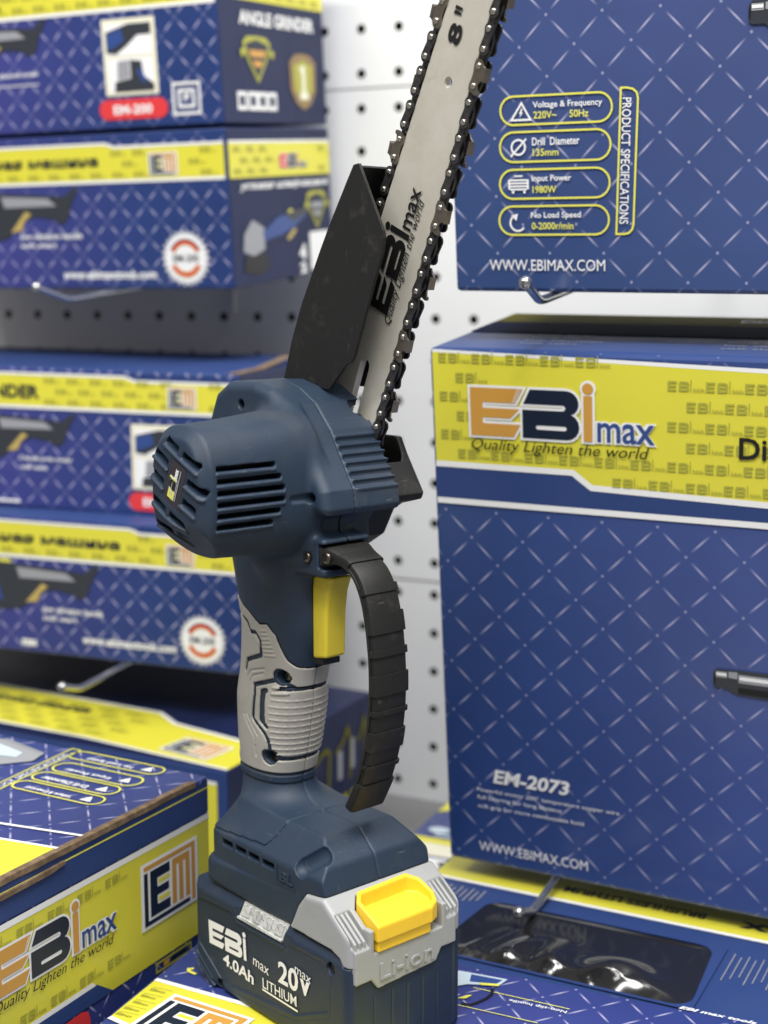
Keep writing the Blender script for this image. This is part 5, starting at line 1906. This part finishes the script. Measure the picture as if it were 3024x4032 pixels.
# ---- trigger
bm = bmesh.new()
TR = [(-66.5, 187.2), (-55.6, 189.0), (-55.2, 200), (-54.7, 213), (-53.0, 223), (-49.6, 231.2), (-66.5, 230.4)]
add_prism(bm, [(p[0] * .001, p[1] * .001) for p in TR], lambda p, d: Vector((p[0], d, p[1])), 0.0310, 0.0440)
bmesh.ops.recalc_face_normals(bm, faces=bm.faces)
bmesh.ops.dissolve_limit(bm, angle_limit=0.01, verts=bm.verts, edges=bm.edges)
bmesh.ops.bevel(bm, geom=[e_ for e_ in bm.edges if e_.calc_face_angle(0) > 0.5], offset=0.0016, segments=4, affect='EDGES', profile=0.5)
bm_obj('trigger', bm, M['trigger'], saw, sm=True, sharp=40)
bm = bmesh.new()
add_box(bm, (-0.0680, 0.0322, 0.1848), (-0.0590, 0.0428, 0.1878))
bm_obj('trigger_stop', bm, M['black'], saw)

# ---- knuckle guard
CL = [(-49.0, 243.2), (-45, 243.4), (-41.5, 243.1), (-37.5, 242.2), (-32.5, 240.2), (-27.5, 236.6), (-23.6, 231.5), (-20.4, 224.5), (-18.0, 216), (-16.2, 206), (-15.0, 195), (-14.6, 184), (-15.0, 173), (-16.4, 162), (-18.6, 151.5), (-21.6, 141.5), (-25.4, 132), (-29.8, 123.6), (-33.0, 118.0)]
# resample with a spline
cl = []
for i in range(len(CL) - 1):
    p0, p1, p2_, p3 = CL[max(i - 1, 0)], CL[i], CL[i + 1], CL[min(i + 2, len(CL) - 1)]
    for k in range(10):
        t_ = k / 10
        cl.append(tuple(0.5 * ((2 * p1[j]) + (-p0[j] + p2_[j]) * t_ + (2 * p0[j] - 5 * p1[j] + 4 * p2_[j] - p3[j]) * t_ ** 2 + (-p0[j] + 3 * p1[j] - 3 * p2_[j] + p3[j]) * t_ ** 3) for j in (0, 1)))
cl.append(CL[-1])
SUNK = [(240.0, 231.5), (228.0, 219.5), (210.0, 202.0), (198.5, 190.0), (180.5, 172.5), (170.0, 161.5), (152.0, 144.2), (141.5, 133.0)]
sunk = lambda z_, i: any(a >= z_ >= b_ for a, b_ in SUNK) and i > 40
bm = bmesh.new()
rings = []
n = len(cl)
prev = None
for i, (u_, z_) in enumerate(cl):
    p0, p1 = cl[max(i - 1, 0)], cl[min(i + 1, n - 1)]
    d = Vector((p1[0] - p0[0], p1[1] - p0[1])).normalized()
    nn = Vector((d.y, -d.x))                     # to the outside
    nn = -nn if nn.x < 0 and i > 30 else nn
    if i <= 30 and nn.y < 0:
        nn = -nn
    s_ = i / (n - 1)
    th = 2.9 + 2.4 * max(0.0, 1 - s_ * 7)
    w2 = 11.2 + 3.6 * max(0.0, 1 - s_ * 5.5)
    st = 0.8 if sunk(z_, i) else 0.0
    states = [st] if prev is None or prev == st else [prev, st]
    prev = st
    for st_ in states:
        o_, w_ = th - st_, w2 - st_
        sec = []
        rr = 2.0
        inner = [(-th, -w2 + 1.0), (-th + 1.0, -w2), ]
        pts = [(-th, -w2 + 1), (-th + 1.0, -w2), (-0.6, -w2), (-0.55, -w_), (o_ - rr, -w_), (o_ - rr * 0.3, -w_ + rr * 0.3), (o_, -w_ + rr), (o_, w_ - rr), (o_ - rr * 0.3, w_ - rr * 0.3), (o_ - rr, w_), (-0.55, w_), (-0.6, w2), (-th + 1.0, w2), (-th, w2 - 1)]
        rings.append([bm.verts.new(Vector((u_ + nn.x * a, 37.1 + b_, z_ + nn.y * a)) * 0.001) for a, b_ in pts])
for i in range(len(rings) - 1):
    m_ = len(rings[i])
    for k in range(m_):
        bm.faces.new((rings[i][k], rings[i][(k + 1) % m_], rings[i + 1][(k + 1) % m_], rings[i + 1][k]))
bm.faces.new(rings[0])
bm.faces.new(rings[-1])
kg = bm_obj('knuckle_guard', bm, M['black'], saw, sm=True, sharp=28)
screw((-43.6, 22.6, 243.2), kg, 3.0)

# ---- chain bar
BX = lambda u_, z_: (u_ * 0.001, z_ * 0.001)
BAR = [(-101.5, 300), (-76.5, 357), (-51.6, 409), (-28, 457), (-5.5, 502), (22, 556), (24.5, 562), (29.5, 566), (36, 567), (42, 564), (46, 558), (46.5, 551), (23.0, 498.2), (-14.8, 404.7), (-38, 351), (-61.5, 297), (-70, 290), (-95, 290)]
ua, za = -23.2, 0.0
bdir = Vector((0.395, 0.919)).normalized()       # along the bar in (x, z)
bup = Vector((-bdir.y, bdir.x))
hole_c = (-5.7, 465.8)
hole = [BX(hole_c[0] + 2.6 * math.cos(a * math.pi / 10), hole_c[1] + 2.6 * math.sin(a * math.pi / 10)) for a in range(20)]
s0, s1 = Vector((-65.5, 333.5)), Vector((-76.0, 308.0))
slot = []
sd = (s1 - s0).normalized()
sn = Vector((-sd.y, sd.x))
for k in range(9):
    an = math.pi * k / 8
    p = s0 + (sn * math.cos(an) - sd * math.sin(an)) * 3.7
    slot.append(BX(*p))
for k in range(9):
    an = math.pi * k / 8
    p = s1 + (-sn * math.cos(an) + sd * math.sin(an)) * 3.7
    slot.append(BX(*p))
bm = bmesh.new()
Y0, Y1 = 0.0652, 0.0690
loops = [[BX(*p) for p in BAR], hole, slot]
tr = tessellate_polygon([[Vector((*p, 0)) for p in l] for l in loops])
flat = [p for l in loops for p in l]
va = [bm.verts.new((p[0], Y0, p[1])) for p in flat]
vb = [bm.verts.new((p[0], Y1, p[1])) for p in flat]
for t_ in tr:
    bm.faces.new([va[i] for i in t_])
    bm.faces.new([vb[i] for i in reversed(t_)])
k0 = 0
for l in loops:
    m_ = len(l)
    for i in range(m_):
        a, b_ = k0 + i, k0 + (i + 1) % m_
        bm.faces.new((va[a], va[b_], vb[b_], vb[a]))
    k0 += m_
bar = bm_obj('guide_bar', bm, M['steel'], saw)
fr = Frame((0, Y0, 0), (bdir.x, 0, bdir.y), (bup.x, 0, bup.y), (0, -1, 0))
along = lambda u_, z_: (u_ * 0.001 * bdir.x + z_ * 0.001 * bdir.y, u_ * 0.001 * bup.x + z_ * 0.001 * bup.y)
ink = Ink()
lx, ly = along(-47.9, 358.7)
logo(ink, fr, lx, ly, 0.0157, 1, K_, K_, K_, mmax=K_, stretch=1.03, maxw=1.28)
ink.build('brand_logo', bar)
ink = Ink()
tx, ty = along(-45.2, 353.8)
ink.text(fr, 'Quality Lighten the world', tx, ty - 0.0006, 0.0640, 0.0062, 1, K_, shear=0.28, bold=0.022)
ex_, ey_ = along(1.5, 481.0)
ink.text(fr, '8', ex_ - 0.0005, ey_, 0.0092, 0.0088, 1, K_, bold=0.03)
for k in range(2):
    ink.poly(fr, [(ex_ + 0.0125 + 0.0021 * k, ey_ + 0.0038), (ex_ + 0.0137 + 0.0021 * k, ey_ + 0.0040), (ex_ + 0.0139 + 0.0021 * k, ey_ + 0.0088), (ex_ + 0.0121 + 0.0021 * k, ey_ + 0.0088)], 1, K_)
ink.build('lettering', bar)


# ---- chain: links along the two edges of the bar and round its nose
def path_pts():
    left = [(-103.5, 300), (-76.5, 357), (-51.6, 409), (-28, 457), (-5.5, 502), (22, 556)]
    nose = [(24.5, 562), (29.5, 566), (36, 567), (42, 564), (46, 558), (46.5, 551)]
    right = [(23.0, 498.2), (-14.8, 404.7), (-38, 351), (-61.5, 297), (-70.0, 280)]
    return left + nose + right


pts = path_pts()
lens = [0.0]
for i in range(1, len(pts)):
    lens.append(lens[-1] + math.hypot(pts[i][0] - pts[i - 1][0], pts[i][1] - pts[i - 1][1]))


def at(s_):
    s_ = min(max(s_, 0.001), lens[-1] - 0.001)
    for i in range(1, len(pts)):
        if s_ <= lens[i]:
            t_ = (s_ - lens[i - 1]) / (lens[i] - lens[i - 1])
            p = Vector(pts[i - 1]) * (1 - t_) + Vector(pts[i]) * t_
            return p
    return Vector(pts[-1])


def frame_at(s_):
    p = at(s_)
    d = (at(s_ + 5) - at(s_ - 5)).normalized()
    nrm = Vector((-d.y, d.x))          # outside of the loop: the loop runs clockwise
    return p, d, nrm


bm = bmesh.new()
STEPN = int(lens[-1] / 4)
YC = 0.0671
rings = []
for k in range(STEPN + 1):
    p, d, nrm = frame_at(lens[-1] * k / STEPN)
    tooth = 1.0 if k % 4 in (0, 1) else -0.4
    rings.append([bm.verts.new((((p + nrm * a).x) * 0.001, YC + b_, ((p + nrm * a).y) * 0.001)) for a, b_ in ((-1.5, -0.0008), (4.3 + tooth, -0.0008), (4.3 + tooth, 0.0008), (-1.5, 0.0008))])
for i in range(len(rings) - 1):
    for k in range(4):
        bm.faces.new((rings[i][k], rings[i][(k + 1) % 4], rings[i + 1][(k + 1) % 4], rings[i + 1][k]))
bm.faces.new(rings[0]); bm.faces.new(rings[-1])
chain = bm_obj('chain', bm, M['strap'], saw)

PITCHC = 16.5
figure8 = []
for sgn in (1, -1):
    for k in range(9):
        an = math.radians(-90 + 180 * k / 8) if sgn > 0 else math.radians(90 + 180 * k / 8)
        figure8.append((4.5 * sgn + 2.85 * math.cos(an), 2.85 * math.sin(an)))
    figure8.append((1.6 * sgn, 1.9 * sgn))
CUT = [(-7.2, -2.6), (-4.5, -3.1), (-1.5, -2.4), (1.5, -2.4), (4.5, -3.1), (7.0, -2.6), (7.6, 0), (8.1, 2.2), (7.8, 3.7), (6.8, 4.2), (6.0, 3.7), (5.7, 2.6), (3.4, 1.8), (1.5, 2.6), (1.2, 4.9), (-4.6, 4.3), (-5.3, 2.6), (-7.6, 0.5)]


def link_mesh(kind):
    bm = bmesh.new()
    mp = lambda y_: (lambda p, d: Vector((p[0] * 0.001, d, p[1] * 0.001)))
    m_ = mp(0)
    side = 1 if kind == 'far' else -1
    if kind == 'strap':
        add_prism(bm, figure8, m_, -0.0029, -0.0019, 0)
        add_prism(bm, figure8, m_, 0.0019, 0.0029, 0)
    else:
        q = 1 if kind == 'far' else -1
        add_prism(bm, CUT, m_, q * 0.0019, q * 0.0029, 2)
        add_prism(bm, figure8, m_, -q * 0.0029, -q * 0.0019, 0)
        # top plate of the tooth, bent over the chain
        tp = [(-4.6, 4.25), (1.2, 4.85), (1.4, 5.6), (-4.6, 4.9)]
        add_prism(bm, tp, m_, q * 0.0031, -q * 0.0006, 2)
        add_prism(bm, [(-4.3, 3.4), (0.9, 3.9), (1.2, 4.9), (-4.6, 4.3)], m_, q * 0.0031, q * 0.0019, 2)
    for sx in (-4.5, 4.5):
        add_disc(bm, (sx * 0.001, -0.0029, 0), (0, -1, 0), 0.0015, 0.0004, 14, 1, dome=0.0006)
        add_disc(bm, (sx * 0.001, 0.0029, 0), (0, 1, 0), 0.0017, 0.0004, 10, 1, dome=0.0004)
    bmesh.ops.recalc_face_normals(bm, faces=bm.faces)
    me = bpy.data.meshes.new({'strap': 'tie_strap', 'near': 'cutter', 'far': 'cutter'}[kind])
    bm.to_mesh(me)
    bm.free()
    for m2 in (M['strap'], M['rivet'], M['cutter']):
        me.materials.append(m2)
    smooth(me)
    me.set_sharp_from_angle(angle=math.radians(35))
    return me


LM_ = {k: link_mesh(k) for k in ('strap', 'near', 'far')}
# phase set on the right run
S_RIGHT = lens[11]
k = 0
ref = lens[-1] - 72.3
s_ = ref - PITCHC * int(ref / PITCHC)
i0 = int(ref / PITCHC)
idx = 0
while s_ < lens[-1] - 6:
    rel = (idx - i0) % 4
    kind = {0: 'near', 1: 'strap', 2: 'far', 3: 'strap'}[rel]
    p, d, nrm = frame_at(s_)
    c = p + nrm * 3.0
    o = bpy.data.objects.new('cutter' if kind != 'strap' else 'tie_strap', LM_[kind])
    COL.objects.link(o)
    o.parent = chain
    mtx = Matrix(((d.x, 0, nrm.x, c.x * 0.001), (0, 1, 0, YC), (d.y, 0, nrm.y, c.y * 0.001), (0, 0, 0, 1)))
    o.matrix_local = mtx
    s_ += PITCHC
    idx += 1

# ---- black chain guard over the rear run of the chain
GP = [(-51.8, 431.5), (-33.9, 399.2), (-33.3, 396.0), (-35.0, 388), (-40.2, 376.5), (-55.7, 339.0), (-57.5, 336.5), (-62.4, 334.6), (-75.2, 322), (-114, 322), (-106, 345), (-97.3, 364.0), (-88, 380), (-81.4, 391.5), (-73, 405), (-61, 423), (-55.5, 431)]
bm = bmesh.new()
mp = lambda p, d: Vector((p[0] * 0.001, d, p[1] * 0.001))
add_prism(bm, GP, mp, 0.0500, 0.0517)
far = [(p[0] + (0 if i not in (1, 2, 3, 4, 5, 6) else 0), p[1]) for i, p in enumerate(GP)]
add_prism(bm, GP, mp, 0.0735, 0.0752)
spine = [(-114, 322), (-106, 345), (-97.3, 364.0), (-88, 380), (-81.4, 391.5), (-73, 405), (-61, 423), (-55.5, 431), (-51.8, 431.5)]
for i in range(len(spine) - 1):
    a, b_ = Vector(spine[i]), Vector(spine[i + 1])
    dd = (b_ - a).normalized()
    q = Vector((dd.y, -dd.x)) * 1.7
    if q.x < 0 and i < 7:
        q = -q
    if i == 7:
        continue
    add_prism(bm, [tuple(a), tuple(b_), tuple(b_ + q), tuple(a + q)], mp, 0.0517, 0.0735)
bmesh.ops.recalc_face_normals(bm, faces=bm.faces)
bm_obj('chain_guard', bm, M['black'], saw)

# ---- black sprocket cover on the far side
g = Grid((-150, 68, 226), (-40, 94, 318), 0.8)
x, y, z = g.x, g.y, g.z
CV = [(-68, 302), (-60.4, 288), (-47.5, 268.5), (-49.0, 265), (-63, 261.3), (-70.5, 257), (-78.5, 243), (-91, 235.6), (-125, 236), (-140, 246), (-143, 300), (-130, 312), (-80, 312)]
c2 = poly2(x, z, CV)
cv = smax(smax(c2, 70.0 - y, 0.6), y - 91, 3)
cv = mx_(cv, -mx_(mx_(c2 + 2.2, y - 88.5), y * 0 - 1) if True else cv)
# gap where the chain leaves
cv = mx_(cv, -rbox(x, y, z, (-80, 66, 272), (-58.5, 86, 300), 4))
cv = mx_(cv, -rbox(x, y, z, (-140, 60, 296), (-50, 92, 330), 2))
g.mesh('sprocket_cover', cv, M['black'], saw)
bm = bmesh.new()
add_disc(bm, (-0.092, 0.0700, 0.283), (0, 1, 0), 0.012, 0.010, 24)
bm_obj('sprocket', bm, M['strap'], saw)
